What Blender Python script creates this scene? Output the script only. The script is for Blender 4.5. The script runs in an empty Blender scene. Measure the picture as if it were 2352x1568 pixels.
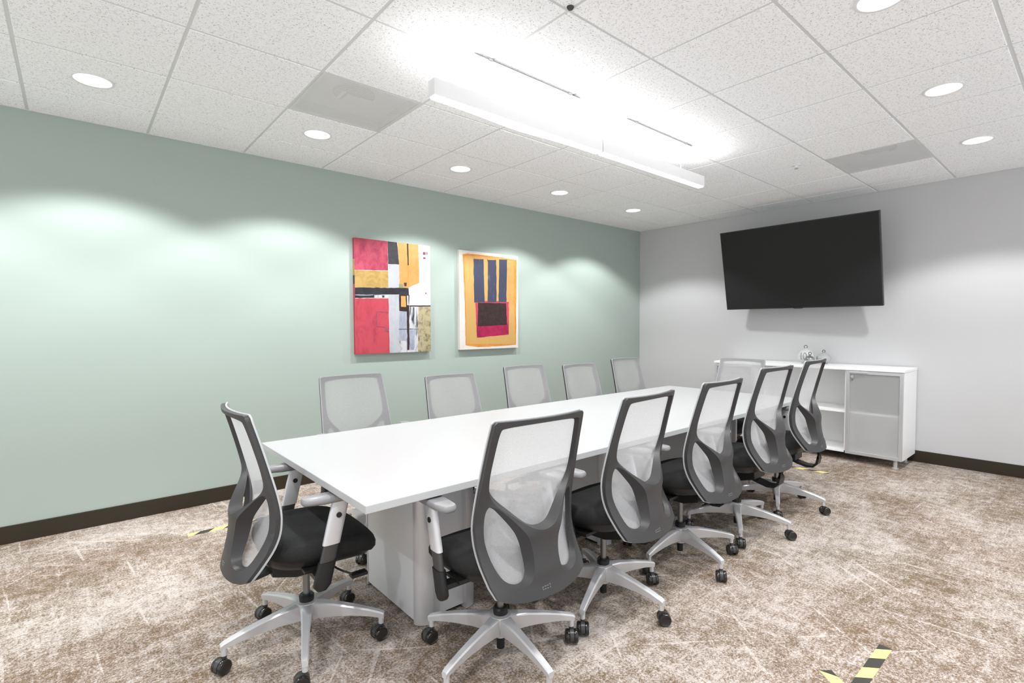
import bpy, bmesh, math, random
from mathutils import Vector, Matrix
from mathutils.geometry import delaunay_2d_cdt

sc = bpy.context.scene
COL = sc.collection
PI = math.pi
R = math.radians

# ------------------------------------------------------------------ camera
cam_d = bpy.data.cameras.new('camera')
cam_d.sensor_width = 36.0
cam_d.lens = 1174.944 / 2352 * 36.0
cam_d.shift_x = -17.11 / 2352
cam_d.shift_y = 8.511 / 2352
cam_d.clip_start = 0.02
cam = bpy.data.objects.new('camera', cam_d)
COL.objects.link(cam)
yaw, pit, rol = 0.853482, -0.036921, -0.003408
fwd = Vector((math.cos(yaw) * math.cos(pit), math.sin(yaw) * math.cos(pit), math.sin(pit)))
rgt = Vector((math.sin(yaw), -math.cos(yaw), 0))
upv = rgt.cross(fwd)
r2 = rgt * math.cos(rol) + upv * math.sin(rol)
u2 = upv * math.cos(rol) - rgt * math.sin(rol)
M4 = Matrix((r2, u2, -fwd)).transposed().to_4x4()
M4.translation = Vector((-6.22395, -4.46979, 1.34295))
cam.matrix_world = M4
sc.camera = cam

# ------------------------------------------------------------------ view, world
sc.view_settings.view_transform = 'Standard'
sc.view_settings.look = 'None'
sc.view_settings.gamma = 1.0
sc.view_settings.use_curve_mapping = False
sc.view_settings.exposure = 0.0
w = bpy.data.worlds.new('world')
sc.world = w
w.use_nodes = True
w.node_tree.nodes['Background'].inputs[0].default_value = (0.93, 0.97, 1.0, 1)
w.node_tree.nodes['Background'].inputs[1].default_value = 1.40    # added even fill light, entering by the two sides left open

H = 2.7028          # ceiling height
T = 0.6096          # ceiling module
SPOT_W = 128.0       # downlight power
UP_W = 6.5         # pendant uplight, per fixture
DOWN_W = 2.0       # pendant downlight, per fixture

# ------------------------------------------------------------------ materials
def mat(name, col, rough=0.5, metal=0.0, spec=0.5, emit=None, estr=0.0):
    m = bpy.data.materials.new(name); m.use_nodes = True
    b = m.node_tree.nodes['Principled BSDF']
    b.inputs['Base Color'].default_value = (*col, 1)
    b.inputs['Roughness'].default_value = rough
    b.inputs['Metallic'].default_value = metal
    b.inputs['Specular IOR Level'].default_value = spec
    if emit:
        b.inputs['Emission Color'].default_value = (*emit, 1)
        b.inputs['Emission Strength'].default_value = estr
    return m

class NT:
    """small helper for building node trees"""
    def __init__(s, m):
        s.t = m.node_tree; s.n = s.t.nodes; s.b = s.n.get('Principled BSDF')
    def node(s, typ, **kw):
        x = s.n.new(typ)
        for k, v in kw.items():
            if k in ('operation', 'blend_type', 'data_type', 'noise_dimensions', 'feature', 'distance', 'voronoi_dimensions', 'wave_type', 'bands_direction', 'interpolation_type', 'clamp'):
                setattr(x, k, v)
        return x
    def link(s, a, b): s.t.links.new(a, b)
    def math(s, op, a, b=None):
        x = s.node('ShaderNodeMath', operation=op)
        for i, v in enumerate((a, b)):
            if v is None: continue
            if isinstance(v, (int, float)): x.inputs[i].default_value = v
            else: s.link(v, x.inputs[i])
        return x.outputs[0]
    def noise(s, vec, scale, detail=2, rough=0.5, dist=0.0):
        x = s.node('ShaderNodeTexNoise'); x.inputs['Scale'].default_value = scale
        x.inputs['Detail'].default_value = detail; x.inputs['Roughness'].default_value = rough
        x.inputs['Distortion'].default_value = dist
        s.link(vec, x.inputs['Vector']); return x.outputs['Fac']
    def mapping(s, vec, scale=(1, 1, 1), rot=(0, 0, 0), loc=(0, 0, 0)):
        x = s.node('ShaderNodeMapping'); x.inputs['Scale'].default_value = scale
        x.inputs['Rotation'].default_value = rot; x.inputs['Location'].default_value = loc
        s.link(vec, x.inputs['Vector']); return x.outputs[0]
    def ramp(s, fac, stops):
        x = s.node('ShaderNodeValToRGB'); e = x.color_ramp.elements
        while len(e) < len(stops): e.new(0.5)
        for i, (p, c) in enumerate(stops):
            e[i].position = p; e[i].color = (*c, 1) if len(c) == 3 else c
        s.link(fac, x.inputs[0]); return x.outputs[0]
    def mix(s, fac, a, b, mode='MIX'):
        x = s.node('ShaderNodeMix', data_type='RGBA', blend_type=mode)
        for i, v in ((0, fac), (6, a), (7, b)):
            if isinstance(v, (int, float)): x.inputs[i].default_value = v
            elif isinstance(v, tuple): x.inputs[i].default_value = (*v, 1)
            else: s.link(v, x.inputs[i])
        return x.outputs[2]
    def bump(s, h, strength=0.2, dist=0.01):
        x = s.node('ShaderNodeBump'); x.inputs['Strength'].default_value = strength
        x.inputs['Distance'].default_value = dist
        s.link(h, x.inputs['Height']); s.link(x.outputs[0], s.b.inputs['Normal'])
    def obj(s): return s.node('ShaderNodeTexCoord').outputs['Object']

def paint(name, col, rough=0.6, bump=0.05):
    m = mat(name, col, rough, spec=0.3); t = NT(m); v = t.obj()
    t.bump(t.noise(v, 180, 3), bump, 0.003)
    return m

M = {}
M['green'] = paint('sage_green_paint', (0.382, 0.448, 0.408), 0.6)
M['grey'] = paint('light_grey_paint', (0.565, 0.56, 0.565), 0.6)
M['base'] = mat('dark_brown_rubber', (0.030, 0.022, 0.013), 0.45, spec=0.35)
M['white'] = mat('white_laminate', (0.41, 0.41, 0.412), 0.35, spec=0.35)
M['white_edge'] = mat('white_edge_band', (0.62, 0.72, 0.72), 0.4)
M['white_metal'] = mat('white_powder_coat', (0.80, 0.80, 0.80), 0.4)
M['cab'] = mat('white_cabinet_laminate', (0.90, 0.90, 0.90), 0.4)
M['alu'] = mat('brushed_aluminium', (0.62, 0.62, 0.63), 0.35, metal=0.55)
M['silver'] = mat('silver_painted_metal', (0.60, 0.59, 0.60), 0.33, metal=0.35)
M['grey_panel'] = mat('pale_grey_laminate', (0.66, 0.66, 0.67), 0.4)
M['chrome'] = mat('polished_chrome', (0.8, 0.8, 0.8), 0.12, metal=1.0)
M['shell'] = mat('charcoal_plastic', (0.036, 0.0345, 0.035), 0.44, spec=0.45)
M['frame_front'] = mat('mid_grey_plastic', (0.21, 0.20, 0.21), 0.45)
M['trim'] = mat('light_grey_plastic', (0.42, 0.42, 0.43), 0.4)
M['black'] = mat('black_plastic', (0.010, 0.010, 0.010), 0.4, spec=0.4)
M['wheel'] = mat('dark_glossy_plastic', (0.014, 0.012, 0.011), 0.22, spec=0.6)
M['hood'] = mat('dark_grey_plastic', (0.045, 0.042, 0.041), 0.35)
M['pad'] = mat('grey_arm_plastic', (0.22, 0.215, 0.22), 0.38)
M['rod'] = mat('steel_rod', (0.25, 0.25, 0.25), 0.3, metal=0.9)
M['tv'] = mat('matt_black_screen', (0.022, 0.022, 0.022), 0.6, spec=0.16)
M['bezel'] = mat('dark_bezel', (0.02, 0.02, 0.02), 0.3)
M['lens'] = mat('lit_lens', (0.9, 0.9, 0.9), 0.5, emit=(1, 1, 1), estr=2.6)
M['tube'] = mat('lit_diffuser', (0.9, 0.9, 0.9), 0.5, emit=(1, 1, 1), estr=3.2)
M['uplens'] = mat('lit_uplight', (0.9, 0.9, 0.9), 0.5, emit=(1, 1, 1), estr=3.0)
M['bar'] = mat('white_grid_steel', (0.66, 0.66, 0.66), 0.45)
M['duct'] = mat('dark_duct', (0.12, 0.12, 0.12), 0.6)
M['plenum'] = mat('plenum_dark', (0.05, 0.05, 0.05), 0.9)
M['ceramic_w'] = mat('white_ceramic', (0.62, 0.62, 0.61), 0.15, spec=0.6)
M['ceramic_g'] = mat('grey_ceramic', (0.42, 0.42, 0.42), 0.12, spec=0.7)
M['mercury'] = mat('silver_mercury_glass', (0.34, 0.34, 0.34), 0.10, metal=0.7)
M['ink'] = mat('grey_print', (0.22, 0.22, 0.22), 0.5)
M['box'] = mat('dark_carton', (0.05, 0.05, 0.05), 0.8)
M['tape_y'] = mat('yellow_tape', (0.90, 0.78, 0.22), 0.4)
M['tape_k'] = mat('black_tape', (0.035, 0.032, 0.024), 0.35)
M['knot'] = mat('dark_putty', (0.05, 0.05, 0.05), 0.7)

# seat fabric: black with a fine knit
m = mat('black_knit_fabric', (0.011, 0.011, 0.011), 0.75, spec=0.25); t = NT(m); v = t.obj()
vo = t.node('ShaderNodeTexVoronoi'); vo.inputs['Scale'].default_value = 420; t.link(v, vo.inputs['Vector'])
t.link(t.ramp(vo.outputs['Distance'], [(0.1, (0.008, 0.008, 0.008)), (0.6, (0.021, 0.021, 0.021))]), t.b.inputs['Base Color'])
t.bump(vo.outputs['Distance'], 0.5, 0.003); M['fabric'] = m

# chair mesh: pale woven net, partly see-through
m = bpy.data.materials.new('pale_woven_net'); m.use_nodes = True; t = NT(m)
t.n.remove(t.b); out = t.n['Material Output']
v = t.obj(); nz = t.noise(t.mapping(v, (1, 1, 2.2)), 320, 1)
df = t.node('ShaderNodeBsdfDiffuse'); tl = t.node('ShaderNodeBsdfTranslucent'); tr = t.node('ShaderNodeBsdfTransparent')
c = t.ramp(nz, [(0.3, (0.61, 0.605, 0.615)), (0.7, (0.71, 0.705, 0.715))])
t.link(c, df.inputs[0]); t.link(c, tl.inputs[0])
a = t.node('ShaderNodeMixShader'); a.inputs[0].default_value = 0.42; t.link(df.outputs[0], a.inputs[1]); t.link(tl.outputs[0], a.inputs[2])
b = t.node('ShaderNodeMixShader'); t.link(t.math('ADD', t.math('MULTIPLY', nz, 0.16), 0.61), b.inputs[0])
t.link(tr.outputs[0], b.inputs[1]); t.link(a.outputs[0], b.inputs[2]); t.link(b.outputs[0], out.inputs[0])
M['net'] = m

# frosted glass: scattering film on clear glass
m = bpy.data.materials.new('frosted_glass'); m.use_nodes = True; t = NT(m); b = t.b
b.inputs['Base Color'].default_value = (0.96, 0.97, 0.97, 1); b.inputs['Roughness'].default_value = 0.34
b.inputs['Transmission Weight'].default_value = 1.0; b.inputs['IOR'].default_value = 1.12
df = t.node('ShaderNodeBsdfDiffuse'); df.inputs[0].default_value = (0.90, 0.90, 0.90, 1)
tl = t.node('ShaderNodeBsdfTranslucent'); tl.inputs[0].default_value = (0.92, 0.92, 0.92, 1); tr = t.node('ShaderNodeBsdfTransparent')
def mx2(f, a, b_):
    x = t.node('ShaderNodeMixShader'); x.inputs[0].default_value = f; t.link(a, x.inputs[1]); t.link(b_, x.inputs[2]); return x.outputs[0]
t.link(mx2(0.45, mx2(0.42, b.outputs[0], tr.outputs[0]), mx2(0.50, df.outputs[0], tl.outputs[0])), t.n['Material Output'].inputs[0])
M['frost'] = m

# acoustic tile: white with pinholes and fissures
m = mat('mineral_fibre_tile', (0.84, 0.84, 0.84), 0.9, spec=0.1); t = NT(m)
oi = t.node('ShaderNodeObjectInfo'); va = t.node('ShaderNodeVectorMath', operation='ADD')
cmb = t.node('ShaderNodeCombineXYZ'); r_ = t.math('MULTIPLY', oi.outputs['Random'], 37.0)
t.link(r_, cmb.inputs[0]); t.link(t.math('MULTIPLY', oi.outputs['Random'], 91.0), cmb.inputs[1])
t.link(t.obj(), va.inputs[0]); t.link(cmb.outputs[0], va.inputs[1]); v = va.outputs[0]
n1 = t.noise(v, 125, 2, 0.6, 0.5); n2 = t.noise(v, 40, 2, 0.6, 1.6)
pits = t.ramp(n1, [(0.335, (1, 1, 1)), (0.39, (0, 0, 0))])
fis = t.ramp(t.math('ABSOLUTE', t.math('SUBTRACT', n2, 0.5)), [(0.0, (0.75, 0.75, 0.75)), (0.03, (0, 0, 0))])
fis2 = t.math('MULTIPLY', fis, t.ramp(t.noise(v, 55, 2), [(0.47, (0, 0, 0)), (0.58, (1, 1, 1))]))
k = t.math('MAXIMUM', pits, fis2)
t.link(t.mix(k, (0.95, 0.945, 0.955), (0.46, 0.46, 0.46)), t.b.inputs['Base Color'])
t.bump(t.math('SUBTRACT', 1.0, k), 0.35, 0.004)
M['tile'] = m
M['tile_edge'] = mat('tile_edge', (0.6, 0.6, 0.6), 0.9)

# perforated diffuser face
m = mat('perforated_steel', (0.80, 0.80, 0.80), 0.5); t = NT(m)
vo = t.node('ShaderNodeTexVoronoi'); vo.inputs['Scale'].default_value = 125; vo.inputs['Randomness'].default_value = 0.0
t.link(t.mapping(t.obj(), (1, 1, 0), (0, 0, R(45))), vo.inputs['Vector'])
hole = t.math('LESS_THAN', vo.outputs['Distance'], 0.27)
tr = t.node('ShaderNodeBsdfTransparent'); mx = t.node('ShaderNodeMixShader')
t.link(hole, mx.inputs[0]); t.link(t.b.outputs[0], mx.inputs[1]); t.link(tr.outputs[0], mx.inputs[2])
t.link(mx.outputs[0], t.n['Material Output'].inputs[0])
M['perf'] = m

# carpet
m = mat('distressed_carpet', (0.3, 0.2, 0.1), 0.95, spec=0.1); t = NT(m); v = t.obj()
fib = t.noise(v, 105, 3, 0.75); fine = t.noise(t.mapping(v, (1, 2.2, 1)), 260, 1)
mid = t.noise(v, 17, 5, 0.72, 0.5); big = t.noise(v, 1.9, 3, 0.55, 0.4)
sx = t.noise(t.mapping(v, (5, 44, 1)), 1.0, 5, 0.72, 0.3); sy = t.noise(t.mapping(v, (44, 5, 1), loc=(7, 3, 0)), 1.0, 5, 0.72, 0.3)
line = None
for ang, lo in ((R(37), (3, 1, 0)), (R(-52), (11, 5, 0)), (R(84), (6, 2, 0))):
    ln = t.ramp(t.noise(t.mapping(t.mapping(v, (1, 1, 0), (0, 0, ang), lo), (1.5, 34, 1)), 1.0, 1, 0.4), [(0.70, (0, 0, 0)), (0.74, (1, 1, 1))])
    line = ln if line is None else t.math('MAXIMUM', line, ln)
s = t.math('ADD', t.math('MULTIPLY', t.math('SUBTRACT', mid, 0.5), 1.25), t.math('MULTIPLY', t.math('SUBTRACT', big, 0.5), 1.0))
s = t.math('ADD', s, t.math('MULTIPLY', t.math('SUBTRACT', t.math('MAXIMUM', sx, sy), 0.56), 1.15))
s = t.math('ADD', s, t.math('MULTIPLY', t.math('SUBTRACT', fib, 0.5), 2.1))
s = t.math('ADD', s, t.math('MULTIPLY', t.math('SUBTRACT', fine, 0.5), 1.1))
s = t.math('ADD', s, t.math('MULTIPLY', line, 0.27))
s = t.math('ADD', t.math('MULTIPLY', s, 1.25), 0.47)
tone = t.ramp(t.noise(v, 0.9, 2), [(0.35, (0.178, 0.116, 0.072)), (0.65, (0.164, 0.121, 0.072))])
colr = t.mix(t.ramp(s, [(0.10, (0, 0, 0)), (0.92, (1, 1, 1))]), tone, (0.60, 0.53, 0.49))
t.link(colr, t.b.inputs['Base Color'])
t.bump(t.math('ADD', fib, t.math('MULTIPLY', fine, 0.6)), 0.55, 0.008)
M['carpet'] = m

def grunge(name, col, col2, scale=7, lo=0.42, hi=0.7, stretch=(1, 1, 1)):
    k_ = 0.93 if name in ('white_paint', 'cream_canvas') else 0.80
    col = tuple(c * k_ for c in col); col2 = tuple(c * k_ for c in col2)
    m = mat(name, col, 0.55, spec=0.25); t = NT(m)
    n = t.noise(t.mapping(t.obj(), stretch), scale, 6, 0.7, 0.6)
    t.link(t.mix(t.ramp(n, [(lo, (0, 0, 0)), (hi, (1, 1, 1))]), col, col2), t.b.inputs['Base Color'])
    return m

# ------------------------------------------------------------------ mesh helpers
def link(name, me, m, parent=None, loc=None):
    o = bpy.data.objects.new(name, me); COL.objects.link(o)
    ms = m if isinstance(m, (list, tuple)) else [m]
    if not me.materials:
        for x in ms: me.materials.append(x)
    if parent: o.parent = parent
    if loc: o.location = loc
    return o

def build(name, bm, m, parent=None, smooth=None, bev=0.0, seg=2, loc=None):
    bmesh.ops.recalc_face_normals(bm, faces=bm.faces)
    if smooth is not None:
        for f in bm.faces: f.smooth = True
        for e in bm.edges:
            if len(e.link_faces) == 2 and e.calc_face_angle(0) > R(smooth): e.smooth = False
    me = bpy.data.meshes.new(name); bm.to_mesh(me); bm.free()
    o = link(name, me, m, parent, loc)
    if bev:
        md = o.modifiers.new('bevel', 'BEVEL'); md.width = bev; md.segments = seg; md.limit_method = 'ANGLE'; md.angle_limit = R(40)
        md.harden_normals = False
    return o

def nb(): return bmesh.new()

def box(bm, x0, x1, y0, y1, z0, z1):
    vs = [bm.verts.new((x, y, z)) for z in (z0, z1) for y in (y0, y1) for x in (x0, x1)]
    fs = []
    for q in ((0, 2, 3, 1), (4, 5, 7, 6), (0, 1, 5, 4), (2, 6, 7, 3), (0, 4, 6, 2), (1, 3, 7, 5)):
        fs.append(bm.faces.new([vs[i] for i in q]))
    return fs

def prism(bm, pts, axis, a, b):
    """pts: 2-D outline, extruded along axis (0,1,2) from a to b"""
    def P(u, v, w):
        return {0: (w, u, v), 1: (u, w, v), 2: (u, v, w)}[axis]
    A = [bm.verts.new(P(u, v, a)) for u, v in pts]; B = [bm.verts.new(P(u, v, b)) for u, v in pts]
    n = len(pts)
    bm.faces.new(A); bm.faces.new(B[::-1])
    for i in range(n): bm.faces.new((A[i], A[(i + 1) % n], B[(i + 1) % n], B[i]))

def cyl(bm, c, r, h, axis=2, n=24, r_top=None):
    r_top = r if r_top is None else r_top
    A, B = [], []
    for i in range(n):
        a = 2 * PI * i / n; ca, sa = math.cos(a), math.sin(a)
        for L, rr, hh in ((A, r, 0), (B, r_top, h)):
            p = [0, 0, 0]; p[(axis + 1) % 3] = rr * ca; p[(axis + 2) % 3] = rr * sa; p[axis] = hh
            L.append(bm.verts.new((c[0] + p[0], c[1] + p[1], c[2] + p[2])))
    for i in range(n): bm.faces.new((A[i], A[(i + 1) % n], B[(i + 1) % n], B[i]))
    bm.faces.new(A[::-1]); bm.faces.new(B)

def lathe(bm, prof, n=32, c=(0, 0, 0)):
    rings = []
    for r, z in prof:
        if r < 1e-6: rings.append([bm.verts.new((c[0], c[1], c[2] + z))])
        else: rings.append([bm.verts.new((c[0] + r * math.cos(2 * PI * i / n), c[1] + r * math.sin(2 * PI * i / n), c[2] + z)) for i in range(n)])
    for a, b in zip(rings, rings[1:]):
        for i in range(n):
            j = (i + 1) % n
            if len(a) == 1 and len(b) == 1: continue
            if len(a) == 1: bm.faces.new((a[0], b[i], b[j]))
            elif len(b) == 1: bm.faces.new((a[i], a[j], b[0]))
            else: bm.faces.new((a[i], a[j], b[j], b[i]))

def sweep(bm, pts, sect, up=Vector((0, 0, 1)), closed=False):
    """sweep a 2-D section (list of (side,up)) along pts"""
    pts = [Vector(p) for p in pts]; n = len(pts); rings = []
    for i, p in enumerate(pts):
        a = pts[i - 1] if (i > 0 or closed) else pts[i]; b = pts[(i + 1) % n] if (i < n - 1 or closed) else pts[i]
        d = (b - a).normalized(); s = d.cross(up)
        if s.length < 1e-4: s = d.cross(Vector((0, 1, 0)))
        s.normalize(); u = s.cross(d)
        sc_ = sect[i] if isinstance(sect[0], list) else sect
        rings.append([bm.verts.new(p + s * x + u * y) for x, y in sc_])
    m = len(rings[0])
    for i in range(n if closed else n - 1):
        A, B = rings[i], rings[(i + 1) % n]
        for k in range(m): bm.faces.new((A[k], A[(k + 1) % m], B[(k + 1) % m], B[k]))
    if not closed:
        bm.faces.new(rings[0]); bm.faces.new(rings[-1][::-1])

def circ(r, n=10): return [(r * math.cos(2 * PI * i / n), r * math.sin(2 * PI * i / n)) for i in range(n)]
def rect(w, h): return [(-w / 2, -h / 2), (w / 2, -h / 2), (w / 2, h / 2), (-w / 2, h / 2)]

def thing(name, label, cat, loc=(0, 0, 0), rz=0.0, group=None):
    o = bpy.data.objects.new(name, None); COL.objects.link(o)
    o.location = loc; o.rotation_euler = (0, 0, rz); o.empty_display_size = 0.1
    o['label'] = label; o['category'] = cat
    if group: o['group'] = group
    return o

def struct(o): o['kind'] = 'structure'; return o

# ------------------------------------------------------------------ room shell
XMIN, YMIN = -8.4, -5.6
bm = nb(); box(bm, XMIN, 0.12, YMIN, 0.12, -0.06, 0.0); struct(build('floor', bm, M['carpet']))
bm = nb(); box(bm, XMIN, 0.0, 0.0, 0.12, 0.0, 2.95); struct(build('wall_left', bm, M['green']))
bm = nb(); box(bm, 0.0, 0.12, YMIN, 0.12, 0.0, 2.95); struct(build('wall_back', bm, M['grey']))
bm = nb(); box(bm, XMIN, -0.0005, -0.009, -0.0005, 0.0, 0.112); struct(build('baseboard_left', bm, M['base'], bev=0.003))
bm = nb(); box(bm, -0.009, -0.0005, YMIN, -0.010, 0.0, 0.112); struct(build('baseboard_back', bm, M['base'], bev=0.003))
bm = nb(); box(bm, XMIN, 0.0, YMIN, 0.0, 2.88, 2.95); ceil = struct(build('ceiling', bm, M['plenum']))

XL = [0.0, -0.305] + [-0.915 - T * i for i in range(0, 13)]
YL = [0.0, -0.468] + [-0.468 - T * i for i in range(1, 9)]
TILE_Z = H
diff_cells = {}
tile_cache = {}
def tile_mesh(w, d):
    key = (round(w, 3), round(d, 3))
    if key in tile_cache: return tile_cache[key]
    bm = nb(); g = 0.0072; e = 0.006
    a, b = w / 2 - g, d / 2 - g
    rings = []
    for (ia, ib, z) in ((a, b, 0.022), (a, b, 0.004), (a - 0.003, b - 0.003, 0.0)):
        rings.append([bm.verts.new((sx * ia, sy * ib, z)) for sx, sy in ((-1, -1), (1, -1), (1, 1), (-1, 1))])
    for A, B in zip(rings, rings[1:]):
        for i in range(4): bm.faces.new((A[i], A[(i + 1) % 4], B[(i + 1) % 4], B[i]))
    bm.faces.new(rings[2]); bm.faces.new(rings[0][::-1])
    bmesh.ops.recalc_face_normals(bm, faces=bm.faces)
    me = bpy.data.meshes.new('tile'); bm.to_mesh(me); bm.free(); me.materials.append(M['tile'])
    tile_cache[key] = me; return me
def cell_of(x, y):
    for i in range(len(XL) - 1):
        if XL[i + 1] < x <= XL[i]:
            for j in range(len(YL) - 1):
                if YL[j + 1] < y <= YL[j]: return (i, j)
DIFF = [(-4.89, -1.40), (-1.18, -3.20)]
for q in DIFF: diff_cells[cell_of(*q)] = 1
random.seed(4)
for i in range(len(XL) - 1):
    for j in range(len(YL) - 1):
        if (i, j) in diff_cells: continue
        me = tile_mesh(XL[i] - XL[i + 1], YL[j] - YL[j + 1])
        o = bpy.data.objects.new('tile', me); COL.objects.link(o); o.parent = ceil
        o.location = ((XL[i] + XL[i + 1]) / 2, (YL[j] + YL[j + 1]) / 2, TILE_Z + random.uniform(-0.0006, 0.0012))
for x in XL[1:]:
    bm = nb(); box(bm, x - 0.0075, x + 0.0075, YL[-1], 0.0, TILE_Z + 0.0035, TILE_Z + 0.016); build('grid_bar', bm, M['bar'], ceil)
for y in YL[1:]:
    bm = nb(); box(bm, XL[-1], 0.0, y - 0.0075, y + 0.0075, TILE_Z + 0.0037, TILE_Z + 0.0155); build('grid_bar', bm, M['bar'], ceil)
bm = nb(); box(bm, XL[-1], 0.0, -0.012, -0.0005, TILE_Z - 0.002, TILE_Z + 0.01); struct(build('trim_1', bm, M['bar']))
bm = nb(); box(bm, -0.012, -0.0005, YL[-1], -0.012, TILE_Z - 0.002, TILE_Z + 0.01); struct(build('trim_2', bm, M['bar']))

# ------------------------------------------------------------------ recessed downlights
def spot(name, x, y, parent=None):
    d = bpy.data.lights.new(name, 'SPOT'); d.energy = SPOT_W; d.spot_size = R(124); d.spot_blend = 0.28
    d.shadow_soft_size = 0.055; d.color = (0.97, 0.99, 1.0)
    o = bpy.data.objects.new(name, d); COL.objects.link(o)
    if parent: o.parent = parent; o.location = (0, 0, -0.012)
    else: o.location = (x, y, H - 0.012)
    return o
bm = nb(); lathe(bm, [(0.082, 0.002), (0.096, 0.002), (0.098, -0.003), (0.094, -0.006), (0.084, -0.005), (0.082, 0.002)], 40)
proto_ring = build('trim_ring', bm, M['white_metal'], smooth=50).data
bpy.data.objects.remove(bpy.data.objects['trim_ring'])
bm = nb(); lathe(bm, [(0.0, -0.0035), (0.055, -0.003), (0.083, -0.001), (0.083, 0.002), (0.0, 0.002)], 40)
proto_lens = build('lens', bm, M['lens'], smooth=50).data
bpy.data.objects.remove(bpy.data.objects['lens'])
DL = [(-6.105, -0.773, 'lit round downlight by the green wall, the one nearest the left picture edge'),
      (-4.886, -0.773, 'lit round downlight by the green wall, next to the large grey air diffuser'),
      (-3.667, -0.773, 'lit round downlight by the green wall, above the space between the two paintings'),
      (-2.448, -0.773, 'lit round downlight by the green wall, second from the room corner'),
      (-1.215, -0.773, 'lit round downlight by the green wall, nearest the room corner'),
      (-3.650, -3.818, 'lit round downlight cut by the top edge of the photo at right'),
      (-2.400, -3.818, 'lit round downlight over the open floor, middle of the right-hand row'),
      (-1.165, -3.812, 'lit round downlight over the open floor, nearest the wall with the television')]
for x, y, lab in DL:
    t_ = thing('recessed_downlight', lab, 'ceiling light', (x, y, H), 0, 'recessed ceiling downlights')
    o = bpy.data.objects.new('trim_ring', proto_ring); COL.objects.link(o); o.parent = t_
    o = bpy.data.objects.new('lens', proto_lens); COL.objects.link(o); o.parent = t_
    spot('downlight_lamp', 0, 0, t_)
for x, y in ((-4.87, -3.818), (-6.1, -3.818), (-7.324, -0.773), (-7.324, -3.818)):
    spot('downlight_lamp', x, y)      # the rest of the two rows, behind the camera

# ------------------------------------------------------------------ air diffusers
for n, (x, y) in enumerate(DIFF):
    i, j = cell_of(x, y); cx = (XL[i] + XL[i + 1]) / 2; cy = (YL[j] + YL[j + 1]) / 2
    t_ = thing('air_diffuser', ['grey perforated square air diffuser in the ceiling near the green wall',
                                'grey perforated square air diffuser in the ceiling near the television wall'][n], 'vent', (cx, cy, H), R(180) * n, 'perforated ceiling air diffusers')
    a = T / 2 - 0.008
    bm = nb()
    for (x0, x1, y0, y1) in ((-a, a, -a, -a + 0.012), (-a, a, a - 0.012, a), (-a, -a + 0.012, -a + 0.012, a - 0.012), (a - 0.012, a, -a + 0.012, a - 0.012)):
        box(bm, x0, x1, y0, y1, 0.0005, 0.014)
    build('frame', bm, M['bar'], t_)
    bm = nb(); b_ = a - 0.012; vs = [bm.verts.new((sx * b_, sy * b_, 0.003)) for sx, sy in ((-1, -1), (1, -1), (1, 1), (-1, 1))]; bm.faces.new(vs)
    build('perforated_panel', bm, M['perf'], t_)
    bm = nb(); box(bm, -a, a, -a, a, 0.075, 0.085)
    for (x0, x1, y0, y1) in ((-a, a, -a - 0.001, -a + 0.002), (-a, a, a - 0.002, a + 0.001), (-a, -a + 0.002, -a, a), (a - 0.002, a, -a, a)):
        box(bm, x0, x1, y0, y1, 0.012, 0.08)
    build('backplate', bm, M['bar'], t_)
    bm = nb(); cyl(bm, (0.0, 0.0, 0.070), 0.125, 0.004, 2, 32); build('duct_opening', bm, M['duct'], t_)
    bm = nb(); box(bm, -0.075, 0.095, -0.085, 0.085, 0.022, 0.026); box(bm, -0.115, -0.095, -0.11, 0.11, 0.02, 0.024); build('deflector', bm, M['bar'], t_)

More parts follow.
